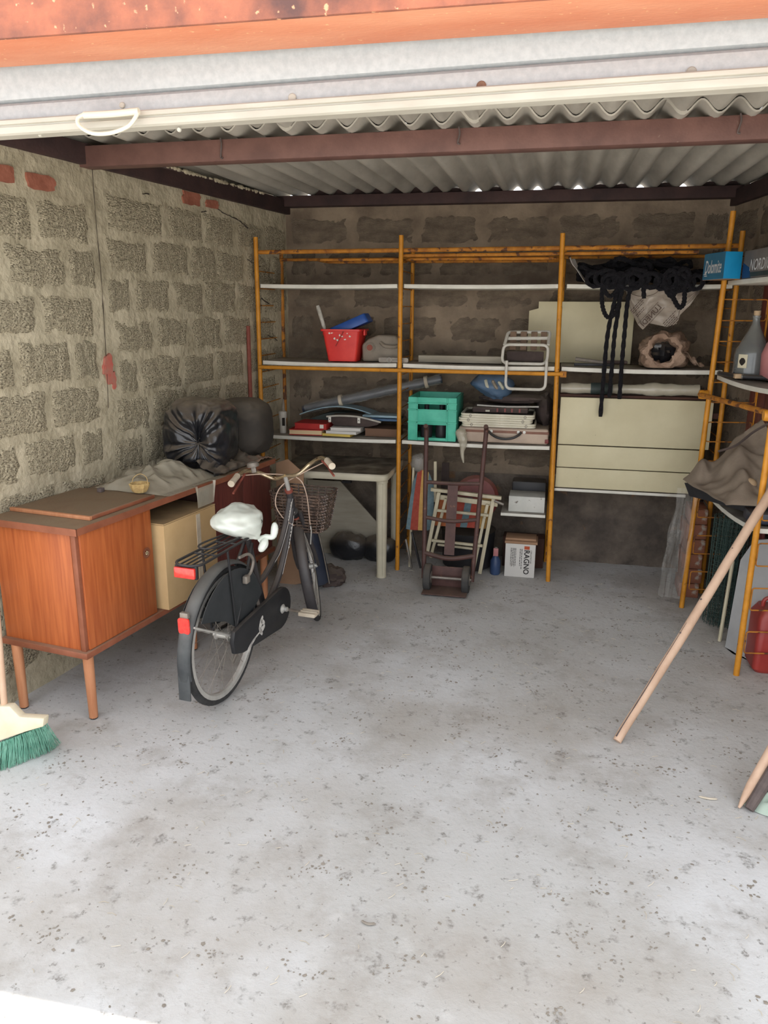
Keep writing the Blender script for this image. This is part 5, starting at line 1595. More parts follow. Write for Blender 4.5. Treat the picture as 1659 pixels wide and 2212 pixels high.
slat((-0.6709, 4.4900, 0.5519), (-0.2459, 4.4900, 0.5219), 0.020, dc, 'top_rail', t=0.03)
slat((-0.6233, 4.5200, 0.5016), (-0.2678, 4.5200, 0.4765), 0.030, dc, 'top_rail')
slat((-0.6298, 4.4800, 0.4271), (-0.3172, 4.4800, 0.4149), 0.016, dc, 'cross_rail')
slat((-0.6565, 4.4800, 0.2352), (-0.3454, 4.4800, 0.2220), 0.016, dc, 'cross_rail')
slat((-0.6229, 4.5100, 0.2019), (-0.3806, 4.5100, 0.1897), 0.014, dc, 'cross_rail')
for i, (a, b, m) in enumerate(((948, 985, 'cloth_orange'), (985, 1005, 'cloth_red'), (1005, 1020, 'cloth_blue'), (1020, 1040, 'cloth_red'), (1040, 1062, 'cloth_yellow'))):
    q = MB()
    p = [Vector((-3.7207, 4.5600, 0.2938)), ]
    x0, x1 = -0.62 + (a - 948) * 0.00275, -0.62 + (b - 948) * 0.00275
    q.grid(lambda u, v, x0=x0, x1=x1: Vector((x0 + (x1 - x0) * u - 0.03 * v, 4.56 + 0.02 * math.sin(PI * v), 0.50 - 0.19 * v)), 3, 8); q.build('canvas_stripe', m, dc, solid=0.003)
q = MB(); q.tube([(-0.2848, 4.4700, 0.5103), (-0.2291, 4.4600, 0.4935)], 0.008, 8); q.build('bolt', 'steel_dull', dc)
d2 = thing('deck_chair', (-0.78, 4.66, 0), 'folded deck chair with orange yellow blue striped canvas beside the yellow post', 'deck chair')
for i, (xa, xb, xc, xd, m) in enumerate(((893, 902, 877, 886, 'cloth_blue'), (902, 912, 886, 903, 'cloth_red'), (912, 926, 903, 922, 'cloth_yellow'), (926, 938, 922, 938, 'cloth_blue'))):
    T = {893: (-0.7990, 4.6200, 0.5687), 902: (-0.7738, 4.6200, 0.6287), 912: (-0.7451, 4.6200, 0.6447), 926: (-0.7044, 4.6200, 0.6322), 938: (-0.6677, 4.6200, 0.5463)}
    B = {877: (-0.8378, 4.6000, 0.2663), 886: (-0.8110, 4.6000, 0.2620), 903: (-0.7608, 4.6000, 0.2624), 922: (-0.7049, 4.6000, 0.2631), 938: (-0.6585, 4.6000, 0.2843)}
    a_, b_, c_, d_ = Vector(T[xa]), Vector(T[xb]), Vector(B[xc]), Vector(B[xd])
    q = MB(); q.grid(lambda u, v, a_=a_, b_=b_, c_=c_, d_=d_: a_.lerp(b_, u).lerp(c_.lerp(d_, u), v) + Vector((0, -0.02 * math.sin(PI * v), 0)), 2, 8); q.build('canvas_stripe', m, d2, solid=0.003)
slat((-0.6628, 4.6000, 0.7047), (-0.6566, 4.6000, 0.4484), 0.018, d2, 'side_rail')
slat((-0.8019, 4.6000, 0.2445), (-0.7412, 4.6000, 0.0094), 0.012, d2, 'side_rail', 'black_plastic')
slat((-0.8434, 4.6200, 0.1900), (-0.8013, 4.6200, -0.0083), 0.012, d2, 'side_rail', 'steel_dull')
slat((-0.8040, 4.6400, 0.6525), (-0.8198, 4.6400, -0.0227), 0.014, d2, 'side_rail', 'deck_wood')
q = MB(); c4 = Vector((-0.7695, 4.6400, 0.6834)); q.ball(lambda d: c4 + Vector((d.x * 0.05, d.y * 0.04, d.z * 0.06)) * (1 + 0.25 * nz3(d, 2, 6)), 20, 14); q.build('film', 'clear_film', d2)
# red round seat pad and black tub behind
q = MB(); q.lathe([(0.0, -0.03), (0.12, -0.028), (0.143, -0.01), (0.143, 0.01), (0.12, 0.028), (0.0, 0.03)], (-0.4212, 4.7700, 0.4515), (0.1, -1, 0.25), 32, cap=False)
one(q, 'seat_cushion', 'maroon', 'round dark red seat cushion behind the deck chairs', 'cushion')
q = MB(); q.lathe([(0.13, 0.001), (0.16, 0.02), (0.17, 0.24), (0.175, 0.25)], (-0.46, 4.76, 0), (0, 0, 1), 26); one(q, 'tub', 'black_plastic', 'black plastic tub on the floor behind the deck chairs', 'tub')
q = MB(); q.prism([(-0.6603, 4.9000, 0.6393), (-0.6149, 4.9000, 0.6415), (-0.6072, 4.8600, 0.3417), (-0.6620, 4.8600, 0.3383)], (0, 0.012, 0)); one(q, 'dark_board', 'dark_cloth', 'narrow dark board leaning upright behind the deck chairs', 'board')

# --- bay 3: cream boards, black garland of rope, bags
cp = thing('wall_panel', (0.46, 4.62, 0.565), 'large cream chipboard door panel propped below the right bay', 'panel')
# three cream boards, one above the other, leaning on the rack
zz = [(0.845, 1.118), (0.709, 0.838), (0.585, 0.703)]
for i, (z0, z1) in enumerate(zz):
    q = MB(); q.box((0.062, 4.60 + 0.002 * i, z0), (0.895 if i == 0 else 0.872, 4.618, z1)); q.build('board', 'cream_board', cp, bevel=0.001)
q = MB(); q.box((0.058, 4.596, 0.563), (0.80, 4.622, 0.580)); q.build('bottom_rail', 'shelf_white', cp, bevel=0.002)
for z in (0.66, 1.02):
    q = MB(); q.box((0.03, 4.619, z), (0.94, 4.637, z + 0.03)); q.build('batten', 'dark_inside', cp)
    for x in (0.036, 0.930):
        q = MB(); q.tube([(x, 4.585, z + 0.015), (x, 4.62, z + 0.015)], 0.004, 6); q.build('tie_wire', 'stick_dark', cp)
up_ = thing('cut_panel', (0.2, 4.93, SB), 'upright cream panel with notched corner standing on the middle shelf against the wall', 'panel')
q = MB(); q.prism([(-0.155, 4.925, SB + 0.002), (0.46, 4.925, SB + 0.002), (0.46, 4.925, 1.655), (-0.10, 4.925, 1.655), (-0.10, 4.925, 1.615), (-0.155, 4.925, 1.60)], (0, 0.014, 0)); q.build('board', 'cream_board', up_, bevel=0.001)
tl = thing('hand_tool', (0.2, 4.66, SB), 'black and grey hand tool lying on the middle shelf of the right bay', 'tool')
q = MB(); q.tube([(0.13, 4.66, SB + 0.04), (0.30, 4.66, SB + 0.022)], [0.012, 0.009], 10); q.build('shaft', 'steel_dull', tl)
q = MB(); q.box((0.125, 4.645, SB + 0.002), (0.33, 4.68, SB + 0.018)); q.build('blade', 'black_plastic', tl, bevel=0.003)
q = MB(); q.box((0.30, 4.65, SB + 0.018), (0.42, 4.69, SB + 0.035)); q.build('grip', 'dark_cloth', tl, bevel=0.006)

# black rope: heap on the top shelf, loops and strands hanging in front
rp = thing('black_rope', (0.45, 4.7, SA), 'heap of fuzzy black rope spilling over the top shelf with hanging ends', 'rope')
random.seed(12)
q = MB()
for i in range(34):
    cx_, cy_ = random.uniform(0.17, 0.80), random.uniform(4.62, 4.86)
    z = SA + 0.02 + random.random() * 0.11 * (0.5 + 0.5 * math.sin(PI * (cx_ - 0.1) / 0.75))
    r1, r2, t0 = random.uniform(0.05, 0.13), random.uniform(0.03, 0.06), random.random() * 6
    pts = []
    for k in range(18):
        a = 2 * PI * k / 18
        pts.append(Vector((min(0.86, max(0.12, cx_ + r1 * math.cos(a) * math.cos(t0) - r2 * math.sin(a) * math.sin(t0))), min(4.9, max(4.585, cy_ + r1 * 0.5 * math.cos(a) * math.sin(t0) + r2 * math.sin(a))), max(SA + 0.013, z + 0.02 * math.sin(a * 2 + t0)))))
    q.tube(pts, [0.0125 + 0.002 * (-1) ** k for k in range(18)], 6, closed=True)
for i in range(17):
    cx_, zc = 0.22 + 0.032 * i + random.uniform(-0.02, 0.02), SA + random.uniform(0.0, 0.045)
    r1, r2 = random.uniform(0.03, 0.06), random.uniform(0.03, 0.05)
    q.tube([Vector((cx_ + r1 * math.cos(a), 4.548 - 0.012 * (i % 3), zc + r2 * math.sin(a))) for a in [2 * PI * k / 14 for k in range(14)]], [0.0125 + 0.002 * (-1) ** k for k in range(14)], 6, closed=True)
q.build('coil', 'black_fibre', rp)
def strand(pts, r=0.0115, name='hanging_strand'):
    P = spline(pts, 10)
    q = MB(); q.tube(P, [r + 0.0018 * math.sin(i * 2.1) for i in range(len(P))], 8); q.build(name, 'black_fibre', rp)
y = 4.545
strand([(0.34, 4.62, SA + 0.05), (0.345, y, SA + 0.015), (0.3154, 4.5450, 1.6558), (0.2922, 4.5450, 1.4825), (0.2879, 4.5450, 1.2800), (0.2874, 4.5450, 1.0200)])
strand([(0.33, 4.64, SA + 0.05), (0.325, y + 0.02, SA + 0.02), (0.3409, 4.5600, 1.6561), (0.3303, 4.5600, 1.4826), (0.3294, 4.5600, 1.3055), (0.3281, 4.5600, 1.1298)])
strand([(0.40, 4.62, SA + 0.05), (0.40, y, SA + 0.015), (0.3835, 4.5450, 1.6561), (0.3808, 4.5450, 1.4837), (0.3805, 4.5450, 1.3076), (0.3831, 4.5450, 1.1226)])
strand([(0.24, 4.62, SA + 0.05), (0.245, y, SA + 0.02), (0.2444, 4.5350, 1.6798), (0.2567, 4.5300, 1.6112), (0.2844, 4.5300, 1.5696), (0.3198, 4.5300, 1.5871), (0.3390, 4.5350, 1.6558), (0.355, y, SA + 0.02), (0.35, 4.62, SA + 0.05)])
strand([(0.27, 4.62, SA + 0.06), (0.27, y - 0.01, SA + 0.02), (0.2560, 4.5300, 1.7162), (0.2877, 4.5250, 1.6798), (0.3194, 4.5300, 1.7139), (0.33, y, SA + 0.02), (0.33, 4.62, SA + 0.05)])
strand([(0.46, 4.62, SA + 0.05), (0.462, y, SA + 0.02), (0.4576, 4.5450, 1.7482), (0.4670, 4.5450, 1.6686)], 0.012)
strand([(0.58, 4.62, SA + 0.05), (0.585, y, SA + 0.02), (0.5908, 4.5400, 1.7170), (0.6184, 4.5350, 1.6691), (0.6506, 4.5300, 1.6235), (0.6727, 4.5350, 1.6453), (0.6722, 4.5400, 1.7052), (0.67, y, SA + 0.015), (0.67, 4.62, SA + 0.05)], 0.0125)
strand([(0.55, 4.62, SA + 0.06), (0.55, y, SA + 0.01), (0.5660, 4.5400, 1.7290), (0.6061, 4.5400, 1.6811), (0.6310, 4.5400, 1.7171), (0.64, y, SA + 0.02), (0.64, 4.62, SA + 0.06)], 0.013)
q = MB(); q.grid(lambda u, v: Vector((0.06 + 0.10 * u + 0.03 * v, 4.60 + 0.12 * v, SA + 0.14 - 0.14 * u ** 0.8 + 0.01 * nz3((u, v, 0), 3, 2))), 10, 8); one(q, 'paper_sheet', 'paper_white', 'curled white paper sheet beside the black rope', 'paper', solid=0.0015)

# printed plastic bag hanging under the top shelf
pbg = thing('printed_bag', (0.6, 4.72, 1.5), 'crumpled beige plastic bag with mirrored brown print hanging below the rope', 'plastic bag')
YB = 4.70
out = [(0.3807, 4.7000, 1.7283), (0.4159, 4.7000, 1.6076), (0.4631, 4.7000, 1.5266), (0.4904, 4.7000, 1.5014), (0.5223, 4.7000, 1.5374), (0.6187, 4.7000, 1.5181), (0.6716, 4.7000, 1.5339), (0.6863, 4.7000, 1.5844), (0.7301, 4.7000, 1.6347), (0.7753, 4.7000, 1.7140), (0.7904, 4.7000, 1.7533)]
outv = [Vector(p) for p in out]
top = [Vector((p.x, YB, SA - 0.024)) for p in outv]
q = MB()
def bgf(u, v):
    t = u * (len(outv) - 1)
    i = min(int(t), len(outv) - 2); f = t - i
    lo = outv[i].lerp(outv[i + 1], f)
    x = outv[0].x + (outv[-1].x - outv[0].x) * u
    hi = Vector((x, YB, SA - 0.024))
    p = hi.lerp(lo, v)
    p.y += 0.022 * nz3((u * 6, v * 4, 0), 1.3, 2) + 0.008 * nz3((u * 18, v * 12, 0), 1, 3)
    return p
q.grid(bgf, 60, 24); pbb = q.build('film', 'poly_print', pbg, solid=0.0012, angle=35)
xd, yd = Vector((0.64, 0, 0.77)), Vector((-0.77, 0, 0.64))
text(pbb, 'LUNEDI', Vector((0.4932, 4.6680, 1.5174)), xd, yd, 0.030, 'print_brown', 'print', width=0.135, mirror=True, bold=0.015)
o_ = Vector((0.4931, 4.6670, 1.5174))
for off in (-0.009, 0.037):                      # ruled lines above and below the word
    q = MB(); a2 = o_ + yd * off; q.tube([a2 - xd * 0.008, a2 + xd * 0.145], 0.0012, 5); q.build('print_rule', 'print_brown', pbb)
for k in range(6):                               # print too small to read
    for px in ((0.5932, 4.6670, 1.5336), (0.4134, 4.6670, 1.6025)):
        a2 = Vector(px) - yd * (0.010 * k)
        if a2.x < 0.44 and k > 2: continue
        q = MB(); t = 0.0
        while t < 0.085 - 0.006 * k:
            L_ = random.uniform(0.006, 0.018); q.tube([a2 + xd * t, a2 + xd * (t + L_)], 0.0016, 4); t += L_ + 0.004
        q.build('small_print', 'print_brown', pbb)
cc_ = Vector((0.4722, 4.6680, 1.7275))
q = MB(); q.tube([cc_ + Vector((0.085 * math.cos(a), 0, 0.045 * math.sin(a))) for a in [PI + PI * k / 24 for k in range(25)]], 0.0014, 5); q.build('print_ring', 'print_brown', pbb)

# brown paper bag, mouth towards the door
pg = thing('paper_bag', (0.62, 4.68, SB), 'open brown paper bag showing dark contents on the middle shelf', 'paper bag')
c5 = Vector((0.61, 4.67, SB + 0.085)); nd5 = Vector((-0.15, -1, 0.12)).normalized()
o1 = nd5.orthogonal().normalized(); o2 = nd5.cross(o1)
def pgf(u, v):
    a = 2 * PI * u
    prof = [(0.155, 0.15), (0.15, 0.08), (0.148, 0.0), (0.135, -0.075), (0.105, -0.105), (0.085, -0.095), (0.075, -0.05), (0.07, 0.02)]
    t = v * (len(prof) - 1); i = min(int(t), len(prof) - 2); f = t - i
    r = prof[i][0] * (1 - f) + prof[i + 1][0] * f; h = prof[i][1] * (1 - f) + prof[i + 1][1] * f
    dirv = Vector((math.cos(a), 0, math.sin(a)))
    r *= 0.86 + 0.24 * nz3((math.cos(a) * 1.5, math.sin(a) * 1.5, v * 2.5), 1.4, 3) + 0.20 * (0.3 - abs(nz3((math.cos(a) * 3, math.sin(a) * 3, v * 5), 1, 6)))
    p = c5 + Vector((dirv.x * r, 0, dirv.z * r * 0.88)) - nd5 * h
    if p.z < SB + 0.003 and p.y > 4.585: p.z = SB + 0.003
    return p
q = MB(); q.grid(pgf, 84, 34); q.build('bag_wall', 'brown_paper', pg, angle=22)
q = MB(); q.ball(lambda d: c5 + Vector((d.x * 0.07, 0.03 + d.y * 0.06, d.z * 0.075)) * 1.0 + d * 0.03 * nz3(d, 2.5, 2), 24, 16); q.build('contents', 'black_bag', pg)
q = MB()
def tailf(u, v):
    p = Vector((0.70 + 0.13 * u, 4.64 + 0.10 * v, SB + 0.10 - 0.09 * u + 0.03 * nz3((u * 4, v * 3, 0), 1.2, 5)))
    p.z = max(SB + 0.004, p.z)
    return p
q.grid(tailf, 16, 10); q.build('torn_flap', 'brown_paper', pg, solid=0.002, angle=50)
# foil roll under the middle shelf
fo = thing('foil_roll', (0.45, 4.72, 1.12), 'long silvery plastic wrapped roll resting on top of the cream boards', 'roll')
p0, p1 = Vector((0.06, 4.66, 1.165)), Vector((0.82, 4.66, 1.172))
q = MB(); q.tube([p0.lerp(p1, i / 40) for i in range(41)], [0.028 + 0.008 * nz3((i, 0, 0), 0.35, 2) + (0.008 if i > 24 else 0) for i in range(41)], 14); q.build('roll', 'clear_poly', fo, angle=60)
q = MB(); q.tube([p0.lerp(p1, 0.22), p0.lerp(p1, 0.38)], 0.034, 14); q.build('wrapper', 'dark_green', fo)
q = MB(); q.box((0.055, 4.625, 1.119), (0.90, 4.70, 1.134)); one(q, 'dark_batten', 'dark_inside', 'dark wooden batten lying along the top of the cream boards', 'batten', bevel=0.002)

# ------------------------------------------------------------------ things on the right rack
bxd = thing('shoe_box', (0.80, 4.26, RZ1), 'bright cyan shoe box with silver lettering on the right rack', 'box')
d0, d1, d2_, d3 = Vector((0.695, 4.215, 0)), Vector((0.80, 4.10, 0)), Vector((0.905, 4.10, 0)), Vector((0.905, 4.36, 0))
# plan: slanted printed end, plain front
P0_, P1_ = Vector((0.7230, 4.3400, 1.7438)), Vector((0.7906, 4.1900, 1.7692))
zb, zt2 = RZ1 + 0.002, RZ1 + 0.125
a_ = Vector((0.711, 4.27, 0)); b_ = Vector((0.767, 4.06, 0)); c_ = Vector((0.851, 4.10, 0)); d_ = Vector((0.790, 4.28, 0))
plan = [a_, b_, c_, d_]
q = MB(); q.prism([Vector((p.x, p.y, zb)) for p in plan], (0, 0, zt2 - zb)); bo_ = q.build('carton', 'cyan_box', bxd, bevel=0.002)
ed = (b_ - a_).normalized(); en = ed.cross(Vector((0, 0, 1)))
if en.x > 0: en = -en
q = MB(); q.prism([a_ + en * 0.0006 + Vector((0, 0, zb + 0.002)), b_ + en * 0.0006 + Vector((0, 0, zb + 0.002)), b_ + en * 0.0006 + Vector((0, 0, zt2 - 0.002)), a_ + en * 0.0006 + Vector((0, 0, zt2 - 0.002))], en * 0.0006); q.build('printed_end', 'teal_box', bxd)
text(bo_, 'Dolomite', a_ + en * 0.0015 + ed * 0.022 + Vector((0, 0, zb + 0.028)), ed, (0, 0, 1), 0.062, 'print_silver', 'brand_print', width=0.17, shear=0.15, bold=0.01)
q = MB()
for k in range(2):
    s0 = a_ + en * 0.0018 + ed * (0.012 + 0.006 * k) + Vector((0, 0, zb + 0.024 - 0.008 * k))
    q.prism([s0, s0 + ed * 0.03, s0 + ed * 0.03 + Vector((0, 0, 0.004)), s0 + Vector((0, 0, 0.004))], en * 0.0006)
q.build('print_stripe', 'print_silver', bo_)
q = MB(); q.prism([Vector((p.x, p.y, zb - 0.0015)) for p in plan], (0, 0, 0.0015)); q.build('bottom_flap', 'box_bottom', bxd)
bxn = thing('shoe_box', (0.95, 4.0, RZ1), 'grey boot box with silver capitals beside the cyan shoe box', 'box')
u_ = Vector((BX - AX, BY - AY, 0)).normalized(); n_ = Vector((u_.y, -u_.x, 0))
if n_.x > 0: n_ = -n_
s_ = Vector((0.860, 4.11, 0))
pl2 = [s_, s_ + u_ * 0.42, s_ + u_ * 0.42 - n_ * 0.17, s_ - n_ * 0.17]
q = MB(); q.prism([Vector((p.x, p.y, RZ1 + 0.002)) for p in pl2], (0, 0, 0.125)); nb_ = q.build('carton', 'grey_box', bxn, bevel=0.002)
q = MB(); q.prism([s_ + n_ * 0.0006 + Vector((0, 0, RZ1 + 0.004)), s_ + u_ * 0.11 + n_ * 0.0006 + Vector((0, 0, RZ1 + 0.004)), s_ + u_ * 0.08 + n_ * 0.0006 + Vector((0, 0, RZ1 + 0.05)), s_ + n_ * 0.0006 + Vector((0, 0, RZ1 + 0.075))], n_ * 0.0006); q.build('colour_band', 'blue_band', nb_)
text(nb_, 'NORDICA', s_ + n_ * 0.002 + u_ * 0.09 + Vector((0, 0, RZ1 + 0.035)), u_, (0, 0, 1), 0.05, 'print_silver', 'brand_print', width=0.27, shear=0.2, bold=0.01)
q = MB(); a2 = s_ + u_ * 0.10 + n_ * 0.0012; q.prism([a2 + Vector((0, 0, RZ1 + 0.008)), a2 + u_ * 0.3 + Vector((0, 0, RZ1 + 0.008)), a2 + u_ * 0.3 + Vector((0, 0, RZ1 + 0.028)), a2 + Vector((0, 0, RZ1 + 0.028))], n_ * 0.0006); q.build('stripe', 'dark_green', nb_)

# demijohn
dj = thing('demijohn', (0.955, 4.16, RZ2), 'grey glass demijohn with cork and flame warning label on the right rack', 'demijohn')
c6 = (0.958, 4.15, RZ2)
q = MB(); q.lathe([(0.075, 0.001), (0.082, 0.01), (0.082, 0.115), (0.078, 0.135), (0.05, 0.19), (0.028, 0.235), (0.0175, 0.26), (0.0165, 0.285), (0.019, 0.288), (0.019, 0.297), (0.0165, 0.298)], c6, (0, 0, 1), 30); q.build('glass', 'glass_grey', dj, angle=30)
q = MB(); q.lathe([(0.070, 0.004), (0.078, 0.012), (0.078, 0.112)], c6, (0, 0, 1), 28); q.build('liquid', 'liquid', dj)
q = MB(); q.lathe([(0.0145, 0.292), (0.0165, 0.32)], c6, (0, 0, 1), 14); q.build('cork', 'cork', dj)
def on_cyl(a, z, r=0.0835): return Vector((c6[0] + r * math.sin(a), c6[1] - r * math.cos(a), RZ2 + z))
q = MB(); q.grid(lambda u, v: on_cyl(-1.0 + 0.55 * u, 0.05 + 0.065 * v), 8, 2); lb = q.build('label', 'paper_label', dj, solid=0.0006)
q = MB(); q.grid(lambda u, v: on_cyl(-0.90 + 0.36 * (0.5 + (u - 0.5) * math.sin(PI * (0.12 + 0.83 * (1 - v)))), 0.062 + 0.036 * v, 0.0850), 8, 8); q.build('flame_symbol', 'ink', lb, solid=0.0004)
dk = thing('tool_handle', (0.86, 4.10, RZ2), 'black tubular tool handles lying before the demijohn', 'tool')
for (a, b) in (((0.828, 4.20, RZ2 + 0.014), (0.885, 4.06, RZ2 + 0.012)), ((0.905, 4.04, RZ2 + 0.012), (1.02, 3.98, RZ2 + 0.012))):
    q = MB(); q.tube([a, b], 0.0115, 12); q.build('tube', 'black_plastic', dk)
    q = MB(); q.tube([Vector(a), Vector(a) + (Vector(a) - Vector(b)).normalized() * 0.006], [0.013, 0.013], 12); q.build('ring_end', 'steel_dull', dk)
q = MB(); q.box((0.868, 4.04, RZ2 + 0.002), (0.90, 4.08, RZ2 + 0.024)); q.build('block', 'cork', dk, bevel=0.002)
pj = thing('jug', (1.03, 3.98, RZ2), 'dusty pink plastic jug at the right edge beside the demijohn', 'jug')
q = MB(); q.lathe([(0.05, 0.001), (0.062, 0.02), (0.066, 0.12), (0.05, 0.17), (0.03, 0.20), (0.034, 0.25)], (1.035, 4.02, RZ2), (0, 0, 1), 24); q.build('body', 'pink_plastic', pj)
# dark red boards standing against the right wall behind the rack
for i in range(4):
    s = 0.62 + 0.11 * i
    a = RWp(s, 0.03 + 0.006 * i, 0.001); b = RWp(s + 0.085, 0.03 + 0.006 * i, 0.001)
    q = MB(); lean = RN * -0.01
    q.prism([a, b, b + Vector((0, 0, 1.78 - 0.07 * i)) + lean, a + Vector((0, 0, 1.78 - 0.07 * i)) + lean], RN * 0.014)
    one(q, 'red_board', 'red_wood', ('dark red board nearest the corner', 'second dark red board from the corner', 'third dark red board from the corner', 'dark red board nearest the door')[i] + ' against the right wall', 'board', 'red boards behind the right rack', bevel=0.002)

# cloth heap on the low board of the right rack, in a black tray
tr = thing('black_tray', (0.92, 4.0, RZ3), 'shallow black plastic tray sticking out from the right rack', 'tray')
o = [Vector((0.6944, 4.0800, 0.7491)), Vector((0.8021, 3.9500, 0.6895)), Vector((1.02, 3.62, 0)), Vector((1.06, 4.08, 0))]
base = [Vector((p.x, p.y, RZ3 + 0.003)) for p in o]
c7 = sum(base, Vector()) / 4
low = [c7 + (p - c7) * 0.86 for p in base]
topr = [Vector((p.x, p.y, RZ3 + 0.068)) for p in o]
inn = [c7 + (p - c7) * 0.965 + Vector((0, 0, 0.065)) for p in base]
inl = [c7 + (p - c7) * 0.84 + Vector((0, 0, 0.006)) for p in base]
q = MB(); loft(q, [low, topr, inn, inl]); q.build('shell', 'black_plastic', tr, bevel=0.003)
ct = thing('canvas_cloth', (0.92, 3.95, RZ3 + 0.01), 'heaped taupe canvas jacket lying in the black tray', 'cloth')
q = MB()
E1, E2 = Vector((0.705, 4.12, 0)), Vector((0.83, 3.92, 0))
def cl(u, v):
    # u from the outer (left) edge towards the wall, v along the rack towards the door
    x = 0.692 + 0.33 * u + 0.11 * v
    y = 4.14 - 0.52 * v
    h = 0.085 + 0.30 * (u ** 1.1) * (1 - 0.55 * v) + 0.02 * (1 - v)
    edge = min(1, u * 7) * min(1, (1 - v) * 6) * min(1, v * 8 + 0.4)
    h = 0.072 + (h - 0.072) * edge ** 0.5
    p = Vector((x, y, RZ3 + h))
    f = 0.028 * math.sin(9 * (u + 0.8 * v) + 3 * nz3((u, v, 0), 2.2, 3)) + 0.04 * nz3((u * 3, v * 3, 1), 1.2, 8) + 0.014 * nz3((u * 9, v * 9, 0), 1, 2)
    p.z += f * edge
    p.x += 0.012 * nz3((u * 5, v * 5, 4), 1, 5)
    return p
q.grid(cl, 54, 54); q.build('folds', 'taupe_cloth', ct, solid=0.003, angle=80)
q = MB(); q.tube(spline([(0.8105, 3.9300, 0.9504), (0.8748, 3.8800, 0.9909), (0.9340, 3.8600, 1.0558), (0.9914, 3.8400, 1.1041)], 6), 0.006, 6); q.build('strap', 'dark_cloth', ct)
q = MB(); c8 = Vector((0.9196, 3.7500, 0.8352)); q.ball(lambda d: c8 + Vector((d.x * 0.035, d.y * 0.03, d.z * 0.028)), 18, 12); one(q, 'yellow_sponge', 'cork', 'yellowish sponge block half hidden by the taupe canvas', 'sponge')
q = MB(); q.box((0.90, 3.56, RZ3 + 0.002), (1.10, 3.70, RZ3 + 0.05)); one(q, 'dark_box', 'navy', 'dark plastic box on the low board beside the near yellow post', 'box', bevel=0.006)

# under the right rack: stacked clay bricks, hanging film, green netting, grey sheet, red can
random.seed(31)
for k in range(6):
    for j in range(1):
        x0 = 0.800 + 0.005 * random.random() + (0.012 if k % 2 else 0)
        y0 = 4.47 + j * 0.22
        q = MB(); q.box((x0, y0, 0.001 + k * 0.088), (x0 + 0.108 - (0.012 if k % 2 else 0), y0 + 0.21, 0.001 + k * 0.088 + 0.084), rz(random.uniform(-3, 3)))
        one(q, 'clay_brick', 'clay', ('lowest', 'second lowest', 'third from the floor', 'third from the top', 'second highest', 'topmost')[k] + ' clay brick of the stack behind the far right post', 'brick', 'clay bricks stacked in the corner', bevel=0.004)
fi = MB()
def film(u, v):
    x = 0.70 + 0.10 * u - 0.02 * v * (1 - u) - 0.035 * v
    y = 4.27 - 0.03 * u
    z = 0.69 - 0.62 * v
    return Vector((x + 0.012 * nz3((u * 4, v * 3, 0), 1.5, 3), y + 0.03 * nz3((u * 6, v * 2, 3), 1.4, 1), z))
fi.grid(film, 26, 40)
one(fi, 'plastic_film', 'clear_film', 'clear plastic film hanging down beside the far right yellow post', 'plastic sheet', angle=70)
gm = thing('netting_roll', (0.96, 4.18, 0), 'roll of dark green wire netting standing under the right rack', 'netting')
c9 = Vector((0.965, 4.12, 0.003))
q = MB()
for r in (0.095, 0.07, 0.045):
    n = 26
    for k in range(n):
        a = 2 * PI * k / n
        q.tube([c9 + Vector((r * math.cos(a), r * math.sin(a), 0)), c9 + Vector((r * math.cos(a + 0.1), r * math.sin(a + 0.1), 0.58))], 0.0016, 4, caps=False)
    for i in range(24):
        q.tube([c9 + Vector((r * math.cos(2 * PI * k / 26), r * math.sin(2 * PI * k / 26), 0.01 + i * 0.0245)) for k in range(26)], 0.0016, 4, closed=True)
q.build('mesh', 'green_mesh', gm)
gs = MB()
gs.prism([(0.9176, 3.7856, 0.0020), (0.9394, 3.7146, 0.0020), (1.0210, 3.6246, 0.0020), Vector((1.0210, 3.6246, 0.0020)) + Vector((0.05, 0.06, 0.60)), Vector((0.9394, 3.7146, 0.0020)) + Vector((0.04, 0.05, 0.56)), Vector((0.9176, 3.7856, 0.0020)) + Vector((0.03, 0.045, 0.44))], (0.01, 0.014, 0))
one(gs, 'grey_sheet', 'grey_sheet', 'grey metal sheet with clipped corner leaning under the right rack', 'sheet')
q = MB(); q.tube([(0.9059, 3.8600, -0.0173), (0.9424, 3.9500, 0.3974)], 0.009, 8); one(q, 'metal_pole', 'deck_wood', 'thin pale pole standing between netting and grey sheet', 'pole')
rc = thing('jerry_can', (1.0, 3.56, 0), 'red plastic jerry can behind the near right yellow post', 'jerry can')
rx, ry = 1.06, 3.60
q = MB(); loft(q, [rrect(rx, ry, 0.065, 0.075, 0.001, 0.025), rrect(rx, ry, 0.08, 0.09, 0.02, 0.03), rrect(rx, ry, 0.08, 0.09, 0.26, 0.03), rrect(rx, ry, 0.06, 0.07, 0.30, 0.03)]); q.build('tank', 'red_can', rc, angle=40)
q = MB(); q.lathe([(0.022, 0.29), (0.022, 0.34), (0.026, 0.342), (0.026, 0.365)], (rx + 0.015, ry, 0), (0, 0, 1), 16); q.build('neck', 'red_can', rc)
q = MB(); q.tube(spline([(rx - 0.05, ry, 0.298), (rx - 0.045, ry, 0.33), (rx - 0.02, ry, 0.34), (rx, ry, 0.30)], 4), 0.009, 8); q.build('handle', 'red_can', rc)

